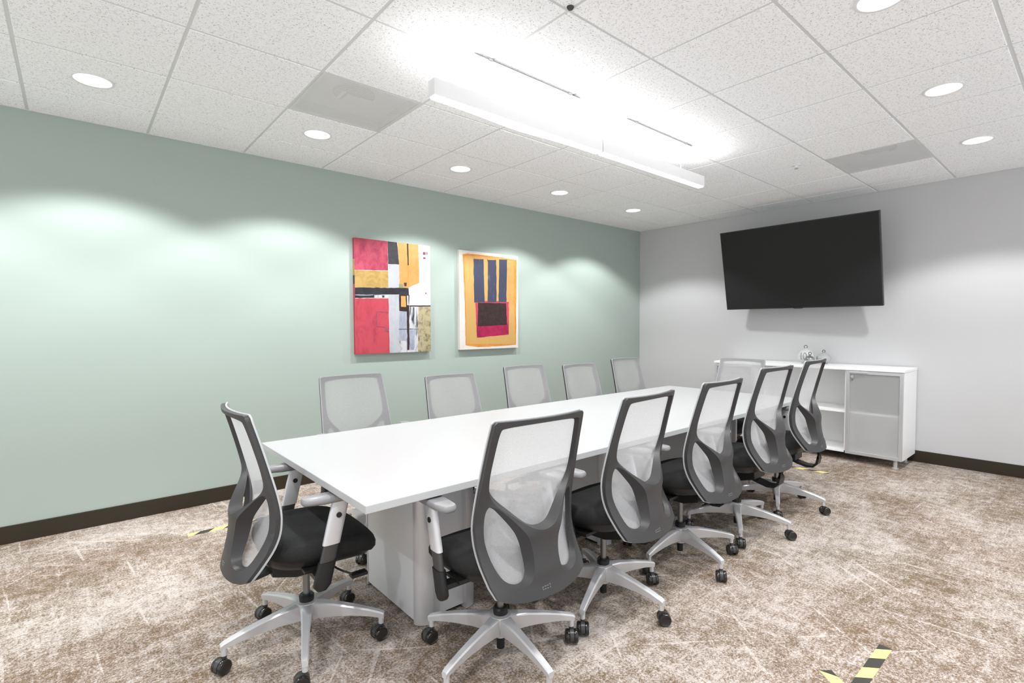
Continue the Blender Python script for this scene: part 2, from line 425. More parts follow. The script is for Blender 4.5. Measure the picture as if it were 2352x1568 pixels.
# ------------------------------------------------------------------ pendants and their canopies
def area(name, parent, loc, sx, sy, power, up, spread=180):
    d = bpy.data.lights.new(name, 'AREA'); d.shape = 'RECTANGLE'; d.size = sx; d.size_y = sy; d.energy = power; d.spread = R(spread)
    o = bpy.data.objects.new(name, d); COL.objects.link(o); o.parent = parent; o.location = loc
    if up: o.rotation_euler = (PI, 0, 0)
    return o
PEND = [(-4.891, -3.649, (-4.521, -3.965), (-4.686, -3.899), 0.013, 'white linear pendant light with a sagging lit lens, nearer of the two'),
        (-3.637, -2.390, (-3.254, -2.692), (-3.459, -2.646), 0.0, 'white linear pendant light with a straight lit lens, nearer the television wall')]
for n, (x0, x1, wires, cano, sag, lab) in enumerate(PEND):
    cx = (x0 + x1) / 2; L = (x1 - x0) / 2; yc = -2.302; z0, z1 = 2.455, 2.533
    t_ = thing('linear_pendant', lab, 'ceiling light', (cx, yc, z0), 0, 'linear pendants over the table')
    bm = nb(); hw = 0.028
    box(bm, -L, L, -hw, -hw + 0.004, 0, z1 - z0); box(bm, -L, L, hw - 0.004, hw, 0, z1 - z0)
    box(bm, -L, -L + 0.004, -hw + 0.004, hw - 0.004, 0, z1 - z0); box(bm, L - 0.004, L, -hw + 0.004, hw - 0.004, 0, z1 - z0)
    box(bm, -L + 0.004, L - 0.004, -hw + 0.004, hw - 0.004, 0.030, 0.045)
    build('housing', bm, M['white_metal'], t_)
    bm = nb(); pts = []
    for k in range(33):
        u = k / 32; s_ = sag * math.exp(-((u - 0.45) / 0.22) ** 2) if sag else 0.0
        pts.append((-L + 0.008 + (2 * L - 0.016) * u, 0, -0.002 - s_))
    sweep(bm, pts, rect(2 * hw - 0.010, 0.010)); build('lens', bm, M['tube'], t_, smooth=40)
    bm = nb(); box(bm, -L + 0.01, L - 0.01, -hw + 0.006, hw - 0.006, 0.060, 0.064); build('uplight_strip', bm, M['uplens'], t_)
    for wx in wires:
        bm = nb(); cyl(bm, (wx - cx, 0, z1 - z0 - 0.03), 0.0012, H - z1 + 0.028, 2, 8); build('suspension_wire', bm, M['white_metal'], t_)
    area('uplight_lamp', t_, (0, 0, z1 - z0 + 0.004), 2 * L - 0.04, 0.045, UP_W, True)
    area('downlight_strip_lamp', t_, (0, 0, -0.022), 2 * L - 0.04, 0.045, DOWN_W, False)
    k = thing('ceiling_canopy', ['white slim box canopy on the ceiling above the nearer pendant', 'white slim box canopy on the ceiling above the farther pendant'][n],
              'light mount', ((cano[0] + cano[1]) / 2, -2.338, H), 0, 'canopies holding the linear pendants')
    l2 = (cano[1] - cano[0]) / 2
    bm = nb(); box(bm, -l2, l2, -0.036, 0.036, -0.038, -0.003); build('cover', bm, M['white_metal'], k, bev=0.002)
    bm = nb(); box(bm, -l2 + 0.004, l2 - 0.004, -0.032, 0.032, -0.003, 0.002); build('gap_shade', bm, M['hood'], k)  # dark strip filling the ceiling gap, the gap's shade put into its colour
    for sx in (-l2 + 0.1, l2 - 0.1):
        bm = nb(); box(bm, sx - 0.012, sx + 0.012, -0.043, -0.036, -0.008, -0.002); build('clip', bm, M['bar'], k)

# sprinkler and ceiling speck
t_ = thing('sprinkler_head', 'small white sprinkler head in a ceiling tile near the television wall', 'sprinkler', (-1.556, -2.705, H))
bm = nb(); lathe(bm, [(0.0, 0.0), (0.036, 0.0), (0.034, -0.005), (0.014, -0.007), (0.010, -0.022), (0.0, -0.022)], 24); build('escutcheon', bm, M['white_metal'], t_, smooth=40)
bm = nb(); lathe(bm, [(0.0, -0.026), (0.015, -0.028), (0.015, -0.031), (0.0, -0.031)], 16); cyl(bm, (0, 0, -0.03), 0.005, 0.02, 2, 8); build('deflector', bm, M['alu'], t_, smooth=40)
t_ = bpy.data.objects
bm = nb(); lathe(bm, [(0.0, 0.004), (0.015, 0.004), (0.016, -0.002), (0.011, -0.010), (0.0, -0.013)], 18)
o = build('ceiling_clip', bm, M['knot'], smooth=60, loc=(-4.588, -2.932, H)); o['label'] = 'small dark round clip on a crossing of the ceiling grid bars'; o['category'] = 'clip'

# ------------------------------------------------------------------ television
TVW, TVH = 1.60, 0.92
tv = thing('television', 'large black wall television tilted forward over the white sideboard', 'television', (0, 0, 0))
ya, ti, ro = R(-1.162), R(12.05), R(-0.096)
nv = Vector((-math.cos(ya) * math.cos(ti), -math.sin(ya) * math.cos(ti), -math.sin(ti)))
rv = Vector((math.sin(ya), -math.cos(ya), 0)); uv = nv.cross(rv)
if uv.z < 0: uv = -uv
rr_ = rv * math.cos(ro) + uv * math.sin(ro); uu_ = uv * math.cos(ro) - rv * math.sin(ro)
TM = Matrix((rr_, uu_, nv)).transposed().to_4x4(); TM.translation = Vector((-0.335, -2.235, 1.983))
tv.matrix_world = TM           # local: x right, y up, z towards the room
bm = nb(); box(bm, -TVW / 2, TVW / 2, -TVH / 2, TVH / 2, -0.035, -0.004); build('casing', bm, M['bezel'], tv, bev=0.004)
bm = nb(); e = 0.009
for b_ in ((-TVW / 2, TVW / 2, -TVH / 2, -TVH / 2 + e * 1.3), (-TVW / 2, TVW / 2, TVH / 2 - e, TVH / 2), (-TVW / 2, -TVW / 2 + e, -TVH / 2 + e * 1.3, TVH / 2 - e), (TVW / 2 - e, TVW / 2, -TVH / 2 + e * 1.3, TVH / 2 - e)):
    box(bm, *b_, -0.0045, 0.002)
build('bezel', bm, M['bezel'], tv)
bm = nb(); box(bm, -TVW / 2 + e, TVW / 2 - e, -TVH / 2 + e * 1.3, TVH / 2 - e, -0.004, 0.0); build('screen', bm, M['tv'], tv)
bm = nb(); box(bm, -0.42, 0.42, -0.30, 0.28, -0.065, -0.035); build('rear_cover', bm, M['bezel'], tv, bev=0.01)
bm = nb(); box(bm, -0.04, 0.05, -TVH / 2 - 0.008, -TVH / 2, -0.03, -0.012); build('sensor', bm, M['black'], tv)
def mount(name, *bx):
    bm = nb(); box(bm, *bx); o = build(name, bm, M['black'], tv); o.matrix_parent_inverse = TM.inverted()
mount('wall_plate', -0.012, -0.001, -2.475, -1.995, 1.78, 2.18)
mount('mount_arm', -0.235, -0.012, -2.425, -2.385, 1.88, 2.08)
mount('mount_arm', -0.235, -0.012, -2.085, -2.045, 1.88, 2.08)
mount('mount_bracket', -0.262, -0.235, -2.485, -1.985, 1.93, 2.03)

# ------------------------------------------------------------------ sideboard
SX, SY0, SY1 = -0.50, -3.265, -1.425
sb = thing('sideboard', 'white low sideboard with frosted glass end doors under the television', 'sideboard', (0, 0, 0))
bm = nb(); box(bm, SX - 0.004, -0.012, SY0 - 0.003, SY1 + 0.003, 0.903, 0.928); build('countertop', bm, M['cab'], sb, bev=0.002)
for y in (SY0, -2.803, -1.905, SY1 - 0.018):
    bm = nb(); box(bm, SX + 0.022, -0.014, y, y + 0.018, 0.082, 0.903); build('side_panel', bm, M['cab'], sb)
bm = nb(); box(bm, SX + 0.022, -0.014, SY0 + 0.018, SY1 - 0.018, 0.082, 0.100); build('bottom_panel', bm, M['cab'], sb)
bm = nb(); box(bm, -0.030, -0.014, SY0 + 0.018, SY1 - 0.018, 0.100, 0.903); build('back_panel', bm, M['cab'], sb)
for a, b in ((SY0 + 0.018, -2.803), (-2.785, -1.905), (-1.887, SY1 - 0.018)):
    bm = nb(); box(bm, SX + 0.03, -0.030, a, b, 0.478, 0.496); build('shelf', bm, M['cab'], sb)
for (a, b, hinge) in ((SY0 + 0.002, -2.800, 1), (-1.890, SY1 - 0.002, -1)):
    fw = 0.030
    bm = nb(); z0, z1 = 0.080, 0.899
    box(bm, SX, SX + 0.020, a, a + fw, z0, z1); box(bm, SX, SX + 0.020, b - fw, b, z0, z1)
    box(bm, SX, SX + 0.020, a + fw, b - fw, z0, z0 + fw); box(bm, SX, SX + 0.020, a + fw, b - fw, z1 - fw, z1)
    d = build('door', bm, M['alu'], sb, bev=0.0015)
    bm = nb(); box(bm, SX + 0.007, SX + 0.012, a + fw - 0.004, b - fw + 0.004, z0 + fw - 0.004, z1 - fw + 0.004); build('glass_pane', bm, M['frost'], d)
    yk = (b - 0.055) if hinge == 1 else (a + 0.055)
    bm = nb(); cyl(bm, (SX - 0.010, yk, 0.842), 0.013, 0.017, 0, 20); build('lock', bm, M['chrome'], d, smooth=40)
    bm = nb(); box(bm, SX - 0.012, SX - 0.009, yk - 0.003, yk + 0.003, 0.815, 0.842); cyl(bm, (SX - 0.012, yk, 0.812), 0.008, 0.003, 0, 14); build('key', bm, M['chrome'], d)
    ya_, yb_ = (b - 0.185, b - 0.03) if hinge == 1 else (a + 0.03, a + 0.185)
    bm = nb(); box(bm, SX - 0.012, SX, ya_, yb_, 0.879, 0.890); build('edge_pull', bm, M['alu'], d, bev=0.001)
for x, y in ((SX + 0.045, SY0 + 0.06), (-0.10, SY0 + 0.06), (SX + 0.045, -2.35), (-0.10, -2.35), (SX + 0.045, SY1 - 0.06), (-0.10, SY1 - 0.06)):
    bm = nb(); lathe(bm, [(0.0, 0.0), (0.030, 0.0), (0.030, 0.006), (0.017, 0.010), (0.017, 0.082), (0.0, 0.082)], 20, (x, y, 0)); build('leg', bm, M['alu'], sb, smooth=40)
bm = nb(); box(bm, -0.42, -0.06, -3.225, -2.95, 0.4975, 0.80)
o = build('storage_box', bm, M['box'], bev=0.004); o['label'] = 'dark blurred box on the shelf behind the right frosted door'; o['category'] = 'box'
bm = nb(); box(bm, -0.25, -0.08, -3.22, -3.10, 0.1015, 0.30)
o = build('storage_bin', bm, M['pad'], bev=0.01); o['label'] = 'grey blurred bin low behind the right frosted door'; o['category'] = 'bin'

# ornaments
def ornament(name, loc, r, squash, m, label, ring, cap_m):
    t_ = thing(name, label, 'ornament', loc)
    bm = nb(); n = 20; h = 2 * r * squash; z00 = 0.0
    prof = [(0.0, 0.0), (r * 0.55, 0.0)]
    for k in range(3, n - 1):
        a = -PI / 2 + PI * k / n; prof.append((r * math.cos(a), h / 2 + h / 2 * math.sin(a)))
    prof += [(r * 0.22, h * 0.985), (0.0, h * 0.99)]
    lathe(bm, prof, 36); build('body', bm, m, t_, smooth=60)
    bm = nb(); lathe(bm, [(0.0, h * 0.97), (r * 0.26, h * 0.97), (r * 0.26, h * 0.97 + 0.008), (r * 0.12, h * 0.97 + 0.014), (0.0, h * 0.97 + 0.014)], 20); build('cap', bm, cap_m, t_, smooth=40)
    bm = nb(); rr = ring; pts = [(0, rr * math.cos(2 * PI * k / 18), h * 0.97 + 0.012 + rr + rr * math.sin(2 * PI * k / 18)) for k in range(18)]
    sweep(bm, pts, circ(0.0032, 8), up=Vector((1, 0, 0)), closed=True); build('hanging_loop', bm, M['hood'], t_, smooth=60)
    return t_, h
ow, hh = ornament('ball_ornament', (-0.215, -2.325, 0.928), 0.080, 0.985, M['ceramic_w'], 'large white ball ornament printed with 10 on the sideboard', 0.016, M['ceramic_w'])
ornament('ball_ornament', (-0.320, -2.405, 0.928), 0.047, 0.98, M['mercury'], 'small silver ball ornament in front of the white one', 0.014, M['mercury'])
ornament('ball_ornament', (-0.150, -2.482, 0.928), 0.070, 0.82, M['ceramic_g'], 'glossy grey squat ball ornament beside the white one', 0.013, M['ceramic_g'])
# the printed 1 and 0, wrapped on the ball
def on_ball(u, z, r=0.0806):
    # u: angle offset around the ball from the direction of the viewer
    a0 = math.atan2(-0.336, -0.942)
    zz = (z - hh / 2) / (hh / 2); rad = r * math.sqrt(max(0.0, 1 - zz * zz))
    return Vector((rad * math.cos(a0 + u), rad * math.sin(a0 + u), z))
bm = nb()
def stroke(bm, pts, wd):
    for (u0, z0), (u1, z1) in zip(pts, pts[1:]):
        du, dz = u1 - u0, (z1 - z0) / 0.08; l = math.hypot(du, dz) or 1; nx, nz = -dz / l * wd, du / l * wd * 0.08
        q = [bm.verts.new(on_ball(u, z)) for u, z in ((u0 - nx, z0 - nz), (u0 + nx, z0 + nz), (u1 + nx, z1 + nz), (u1 - nx, z1 - nz))]
        bm.faces.new(q)
stroke(bm, [(-0.58, 0.118 - 0.007 * k) for k in range(11)], 0.06); stroke(bm, [(-0.70, 0.112), (-0.58, 0.119)], 0.04); stroke(bm, [(-0.70, 0.048), (-0.46, 0.048)], 0.035)
stroke(bm, [(-0.10 + 0.20 * math.sin(2 * PI * k / 20), 0.083 + 0.035 * math.cos(2 * PI * k / 20)) for k in range(21)], 0.05)
build('number_print', bm, M['ink'], ow)

# ------------------------------------------------------------------ paintings
REDA = grunge('faded_red_paint', (0.52, 0.085, 0.125), (0.32, 0.03, 0.08), 11, 0.40, 0.66, (1, 1, 0.5))
REDB = grunge('bright_red_paint', (0.58, 0.075, 0.105), (0.36, 0.03, 0.06), 10, 0.46, 0.74, (1, 1, 0.5))
OCH = grunge('ochre_paint', (0.56, 0.36, 0.12), (0.34, 0.22, 0.06), 10, 0.45, 0.72)
NAVK = grunge('blue_black_paint', (0.022, 0.024, 0.032), (0.05, 0.05, 0.06), 14)
CHAR = grunge('charcoal_paint', (0.045, 0.045, 0.05), (0.07, 0.07, 0.075), 20)
ORNG = grunge('warm_orange_paint', (0.70, 0.38, 0.13), (0.62, 0.30, 0.08), 8)
PALE = grunge('pale_grey_paint', (0.54, 0.55, 0.59), (0.42, 0.44, 0.49), 16, 0.45, 0.75, (1, 1, 0.4))
WHT = grunge('white_paint', (0.66, 0.63, 0.63), (0.56, 0.52, 0.53), 9, 0.55, 0.9)
BLUEG = grunge('blue_grey_paint', (0.45, 0.48, 0.58), (0.24, 0.26, 0.33), 16, 0.42, 0.7, (1, 1, 0.3))
SMEAR = grunge('smeared_black_white_paint', (0.66, 0.66, 0.70), (0.03, 0.03, 0.03), 13, 0.50, 0.60, (1.6, 1, 0.22))
OLIVE = grunge('mottled_olive_paint', (0.50, 0.43, 0.26), (0.09, 0.08, 0.05), 18, 0.46, 0.70)
BRNK = grunge('brown_black_paint', (0.035, 0.018, 0.018), (0.06, 0.035, 0.035), 25)
OLV2 = grunge('sage_patch_paint', (0.30, 0.32, 0.20), (0.22, 0.24, 0.14), 20)
MARK = grunge('plum_mark_paint', (0.32, 0.10, 0.14), (0.2, 0.05, 0.09), 20)
CREAM = grunge('cream_canvas', (0.70, 0.66, 0.62), (0.66, 0.61, 0.56), 12)
YEL = grunge('golden_yellow_paint', (0.64, 0.39, 0.13), (0.58, 0.29, 0.07), 7, 0.5, 0.85, (1, 1, 0.4))
RUST = grunge('rust_edge_paint', (0.74, 0.32, 0.06), (0.60, 0.20, 0.03), 10)
INDI = grunge('indigo_paint', (0.062, 0.068, 0.118), (0.26, 0.27, 0.32), 30, 0.6, 0.76, (1, 1, 0.25))
MAG = grunge('magenta_paint', (0.45, 0.02, 0.09), (0.25, 0.01, 0.05), 10)
ROSE = grunge('rose_red_paint', (0.62, 0.07, 0.12), (0.5, 0.04, 0.09), 14)
PA = [(REDA,[(0,1),(0.028,1),(0.07,1),(0.112,1),(0.154,1),(0.196,1),(0.239,1),(0.283,1),(0.327,1),(0.371,1),(0.416,0.999),(0.417,0.967),(0.415,0.934),(0.417,0.902),(0.417,0.87),(0.418,0.837),(0.416,0.805),(0.417,0.772),(0.417,0.74),(0.371,0.739),(0.326,0.736),(0.282,0.735),(0.237,0.732),(0.194,0.733),(0.15,0.73),(0.107,0.729),(0.065,0.727),(0.022,0.724),(0,0.724),(0,0.753),(0,0.782),(0,0.811),(0,0.841),(0,0.87),(0,0.899),(0,0.929),(0,0.958),(0,0.987)]),
 (OCH,[(0,0.722),(0.022,0.723),(0.065,0.724),(0.107,0.726),(0.15,0.726),(0.194,0.73),(0.237,0.731),(0.282,0.731),(0.326,0.731),(0.371,0.735),(0.417,0.736),(0.419,0.699),(0.419,0.662),(0.418,0.624),(0.42,0.587),(0.374,0.585),(0.328,0.586),(0.283,0.581),(0.238,0.583),(0.193,0.581),(0.149,0.578),(0.106,0.578),(0.063,0.578),(0.02,0.575),(0,0.574),(0,0.603),(0,0.633),(0,0.662),(0,0.692)]),
 (CHAR,[(0.416,1),(0.477,1),(0.539,1),(0.542,0.984),(0.547,0.954),(0.551,0.924),(0.555,0.893),(0.558,0.863),(0.565,0.833),(0.567,0.802),(0.517,0.799),(0.467,0.797),(0.418,0.798),(0.42,0.829),(0.418,0.86),(0.419,0.89),(0.417,0.921),(0.416,0.952),(0.417,0.982)]),
 (PALE,[(0.418,0.798),(0.467,0.799),(0.517,0.802),(0.567,0.802),(0.568,0.767),(0.563,0.731),(0.565,0.696),(0.564,0.661),(0.565,0.626),(0.564,0.59),(0.515,0.588),(0.467,0.588),(0.42,0.585),(0.419,0.616),(0.418,0.646),(0.419,0.677),(0.417,0.707),(0.419,0.737),(0.42,0.768)]),
 (ORNG,[(0.543,1),(0.59,1),(0.637,1),(0.685,1),(0.734,1),(0.783,1),(0.832,1),(0.833,0.988),(0.834,0.953),(0.835,0.919),(0.837,0.885),(0.837,0.851),(0.838,0.817),(0.841,0.783),(0.839,0.749),(0.839,0.714),(0.839,0.68),(0.841,0.646),(0.794,0.631),(0.746,0.617),(0.701,0.599),(0.688,0.595),(0.626,0.592),(0.563,0.589),(0.563,0.624),(0.567,0.66),(0.563,0.695),(0.566,0.731),(0.563,0.766),(0.565,0.802),(0.562,0.832),(0.555,0.862),(0.557,0.893),(0.552,0.924),(0.547,0.954),(0.548,0.985)]),
 (BRNK,[(0.673,0.999),(0.693,1),(0.692,0.967),(0.694,0.935),(0.695,0.902),(0.695,0.869),(0.695,0.836),(0.696,0.803),(0.68,0.801),(0.68,0.834),(0.679,0.867),(0.675,0.9),(0.675,0.933),(0.673,0.966)]),
 (RUST,[(0.683,0.801),(0.692,0.802),(0.694,0.769),(0.693,0.735),(0.692,0.702),(0.691,0.669),(0.69,0.636),(0.692,0.603),(0.682,0.603),(0.681,0.636),(0.684,0.669),(0.682,0.702),(0.686,0.735),(0.683,0.768)]),
 (NAVK,[(0,0.574),(0.019,0.574),(0.061,0.577),(0.103,0.578),(0.145,0.578),(0.188,0.58),(0.231,0.58),(0.275,0.584),(0.319,0.582),(0.364,0.585),(0.409,0.584),(0.454,0.587),(0.5,0.587),(0.547,0.591),(0.593,0.59),(0.641,0.593),(0.688,0.593),(0.692,0.559),(0.693,0.525),(0.626,0.525),(0.56,0.524),(0.56,0.53),(0.512,0.528),(0.465,0.527),(0.419,0.526),(0.372,0.524),(0.327,0.522),(0.281,0.519),(0.236,0.518),(0.192,0.518),(0.148,0.514),(0.104,0.516),(0.061,0.513),(0.018,0.512),(0,0.511),(0,0.542)]),
 (NAVK,[(0,0.509),(0.018,0.51),(0.061,0.512),(0.104,0.514),(0.148,0.514),(0.192,0.515),(0.236,0.517),(0.236,0.492),(0.191,0.49),(0.147,0.49),(0.104,0.488),(0.061,0.485),(0.018,0.486),(0,0.484)]),
 (PALE,[(0.006,0.513),(0.049,0.515),(0.093,0.514),(0.137,0.515),(0.181,0.517),(0.225,0.521),(0.225,0.516),(0.181,0.511),(0.137,0.509),(0.093,0.508),(0.049,0.508),(0.006,0.508)]),
 (PALE,[(0.236,0.518),(0.283,0.519),(0.329,0.518),(0.377,0.52),(0.424,0.522),(0.422,0.496),(0.374,0.494),(0.328,0.494),(0.282,0.49),(0.236,0.491)]),
 (SMEAR,[(0.242,0.516),(0.285,0.516),(0.329,0.516),(0.374,0.517),(0.418,0.517),(0.418,0.498),(0.373,0.496),(0.329,0.496),(0.285,0.496),(0.242,0.493)]),
 (REDB,[(0,0.481),(0.018,0.481),(0.061,0.484),(0.104,0.482),(0.147,0.487),(0.191,0.485),(0.236,0.488),(0.281,0.487),(0.326,0.49),(0.372,0.489),(0.418,0.492),(0.418,0.46),(0.422,0.428),(0.422,0.396),(0.42,0.364),(0.419,0.332),(0.421,0.3),(0.421,0.268),(0.422,0.235),(0.421,0.203),(0.422,0.171),(0.423,0.139),(0.425,0.107),(0.423,0.075),(0.423,0.043),(0.427,0.01),(0.426,0),(0.378,0),(0.33,0),(0.283,0),(0.236,0),(0.189,0),(0.144,0),(0.098,0),(0.053,0),(0.009,0),(0,0),(0,0.006),(0,0.036),(0,0.066),(0,0.095),(0,0.125),(0,0.155),(0,0.184),(0,0.214),(0,0.244),(0,0.273),(0,0.303),(0,0.333),(0,0.362),(0,0.392),(0,0.421),(0,0.451)]),
 (PALE,[(0.424,0.522),(0.469,0.524),(0.514,0.525),(0.56,0.524),(0.565,0.486),(0.565,0.448),(0.566,0.41),(0.569,0.372),(0.567,0.339),(0.564,0.306),(0.565,0.273),(0.562,0.24),(0.56,0.207),(0.559,0.173),(0.552,0.14),(0.551,0.107),(0.552,0.074),(0.55,0.041),(0.546,0.008),(0.544,0),(0.486,0),(0.428,0),(0.429,0.01),(0.426,0.042),(0.427,0.074),(0.426,0.107),(0.426,0.139),(0.425,0.171),(0.424,0.203),(0.425,0.235),(0.425,0.267),(0.426,0.299),(0.426,0.331),(0.428,0.363),(0.427,0.394),(0.425,0.426),(0.426,0.458),(0.424,0.49)]),
 (BLUEG,[(0.56,0.376),(0.613,0.375),(0.666,0.377),(0.665,0.346),(0.668,0.315),(0.665,0.284),(0.665,0.253),(0.67,0.221),(0.667,0.19),(0.667,0.159),(0.669,0.128),(0.667,0.096),(0.667,0.065),(0.665,0.034),(0.665,0.002),(0.665,0),(0.604,0),(0.544,0),(0.545,0.006),(0.548,0.036),(0.548,0.067),(0.549,0.098),(0.548,0.129),(0.548,0.16),(0.551,0.191),(0.555,0.222),(0.557,0.253),(0.557,0.284),(0.558,0.314),(0.557,0.345)]),
 (SMEAR,[(0.692,0.419),(0.761,0.418),(0.831,0.421),(0.828,0.389),(0.83,0.356),(0.828,0.324),(0.828,0.291),(0.823,0.259),(0.824,0.226),(0.823,0.194),(0.821,0.162),(0.82,0.129),(0.82,0.097),(0.821,0.064),(0.82,0.032),(0.819,0),(0.815,0),(0.752,0),(0.69,0),(0.694,0.002),(0.688,0.035),(0.691,0.067),(0.691,0.099),(0.689,0.131),(0.691,0.163),(0.689,0.195),(0.693,0.227),(0.69,0.259),(0.691,0.291),(0.692,0.323),(0.691,0.355),(0.689,0.387)]),
 (OLIVE,[(0.825,0.421),(0.88,0.423),(0.936,0.423),(0.992,0.425),(1,0.426),(1,0.393),(1,0.36),(1,0.327),(1,0.293),(1,0.26),(1,0.227),(1,0.193),(1,0.16),(1,0.127),(1,0.093),(1,0.06),(1,0.027),(1,0),(1,0),(0.983,0),(0.924,0),(0.866,0),(0.809,0),(0.81,0),(0.813,0.032),(0.81,0.064),(0.816,0.097),(0.817,0.129),(0.817,0.162),(0.817,0.194),(0.819,0.227),(0.817,0.259),(0.82,0.291),(0.821,0.324),(0.823,0.356),(0.823,0.389)]),
 (BLUEG,[(0.694,0.205),(0.775,0.205),(0.771,0.168),(0.767,0.132),(0.768,0.095),(0.761,0.059),(0.759,0.022),(0.703,0.019),(0.698,0.057),(0.696,0.094),(0.698,0.131),(0.696,0.168)]),
 (BRNK,[(0.558,0.527),(0.604,0.528),(0.652,0.531),(0.7,0.53),(0.698,0.498),(0.696,0.467),(0.692,0.436),(0.693,0.405),(0.691,0.374),(0.625,0.377),(0.56,0.38),(0.558,0.417),(0.558,0.454),(0.557,0.491)]),
 (ORNG,[(0.584,0.518),(0.648,0.518),(0.648,0.485),(0.652,0.452),(0.652,0.418),(0.584,0.419),(0.583,0.452),(0.585,0.485)]),
 (WHT,[(0.665,0.522),(0.686,0.523),(0.684,0.479),(0.687,0.435),(0.667,0.435),(0.667,0.478)]),
 (BRNK,[(0.695,0.433),(0.744,0.434),(0.794,0.435),(0.844,0.435),(0.894,0.437),(0.945,0.437),(0.997,0.439),(1,0.441),(1,0.431),(0.997,0.428),(0.946,0.427),(0.895,0.426),(0.845,0.424),(0.795,0.425),(0.746,0.424),(0.698,0.421)]),
 (SMEAR,[(0.555,0.109),(0.608,0.107),(0.662,0.103),(0.659,0.07),(0.661,0.037),(0.663,0.004),(0.662,0),(0.603,0),(0.544,0),(0.547,0.008),(0.548,0.042),(0.549,0.075)]),
 (CHAR,[(0.548,0.216),(0.601,0.216),(0.655,0.216),(0.709,0.219),(0.764,0.215),(0.819,0.216),(0.819,0.211),(0.764,0.212),(0.709,0.211),(0.655,0.211),(0.601,0.211),(0.548,0.211)]),
 (BRNK,[(0.66,0.381),(0.693,0.382),(0.694,0.349),(0.693,0.316),(0.691,0.284),(0.695,0.251),(0.692,0.218),(0.692,0.185),(0.693,0.153),(0.692,0.12),(0.694,0.087),(0.692,0.054),(0.691,0.021),(0.663,0.022),(0.662,0.055),(0.663,0.088),(0.661,0.12),(0.667,0.153),(0.661,0.186),(0.661,0.218),(0.661,0.251),(0.66,0.284),(0.663,0.316),(0.66,0.349)]),
 (BLUEG,[(0.56,0.37),(0.61,0.37),(0.66,0.373),(0.658,0.342),(0.661,0.311),(0.658,0.28),(0.66,0.249),(0.659,0.218),(0.61,0.22),(0.562,0.216),(0.561,0.247),(0.559,0.278),(0.557,0.309),(0.558,0.34)]),
 (OLV2,[(0.559,0.627),(0.612,0.625),(0.612,0.592),(0.559,0.59)]),
 (CHAR,[(0.625,0.64),(0.665,0.641),(0.66,0.608),(0.631,0.609)]),
 (MARK,[(0.897,0.938),(0.933,0.94),(0.936,0.915),(0.896,0.912)]),
 (MARK,[(0.946,0.939),(0.962,0.94),(0.962,0.916),(0.949,0.915)]),
 (MARK,[(0.9,0.89),(0.932,0.89),(0.933,0.875),(0.9,0.873)]),
 (MARK,[(0.273,0.373),(0.321,0.372),(0.369,0.371),(0.418,0.368),(0.418,0.363),(0.369,0.364),(0.321,0.366),(0.273,0.369)]),
 (MARK,[(0.259,0.372),(0.266,0.373),(0.266,0.339),(0.264,0.306),(0.268,0.272),(0.266,0.239),(0.257,0.239),(0.257,0.272),(0.257,0.306),(0.256,0.339)]),
 (MARK,[(0.257,0.241),(0.317,0.24),(0.378,0.236),(0.378,0.232),(0.317,0.234),(0.257,0.237)]),
 (MARK,[(0.372,0.223),(0.413,0.22),(0.418,0.191),(0.368,0.195)]),
 (MARK,[(0.923,0.557),(0.941,0.56),(0.942,0.545),(0.927,0.544)])]
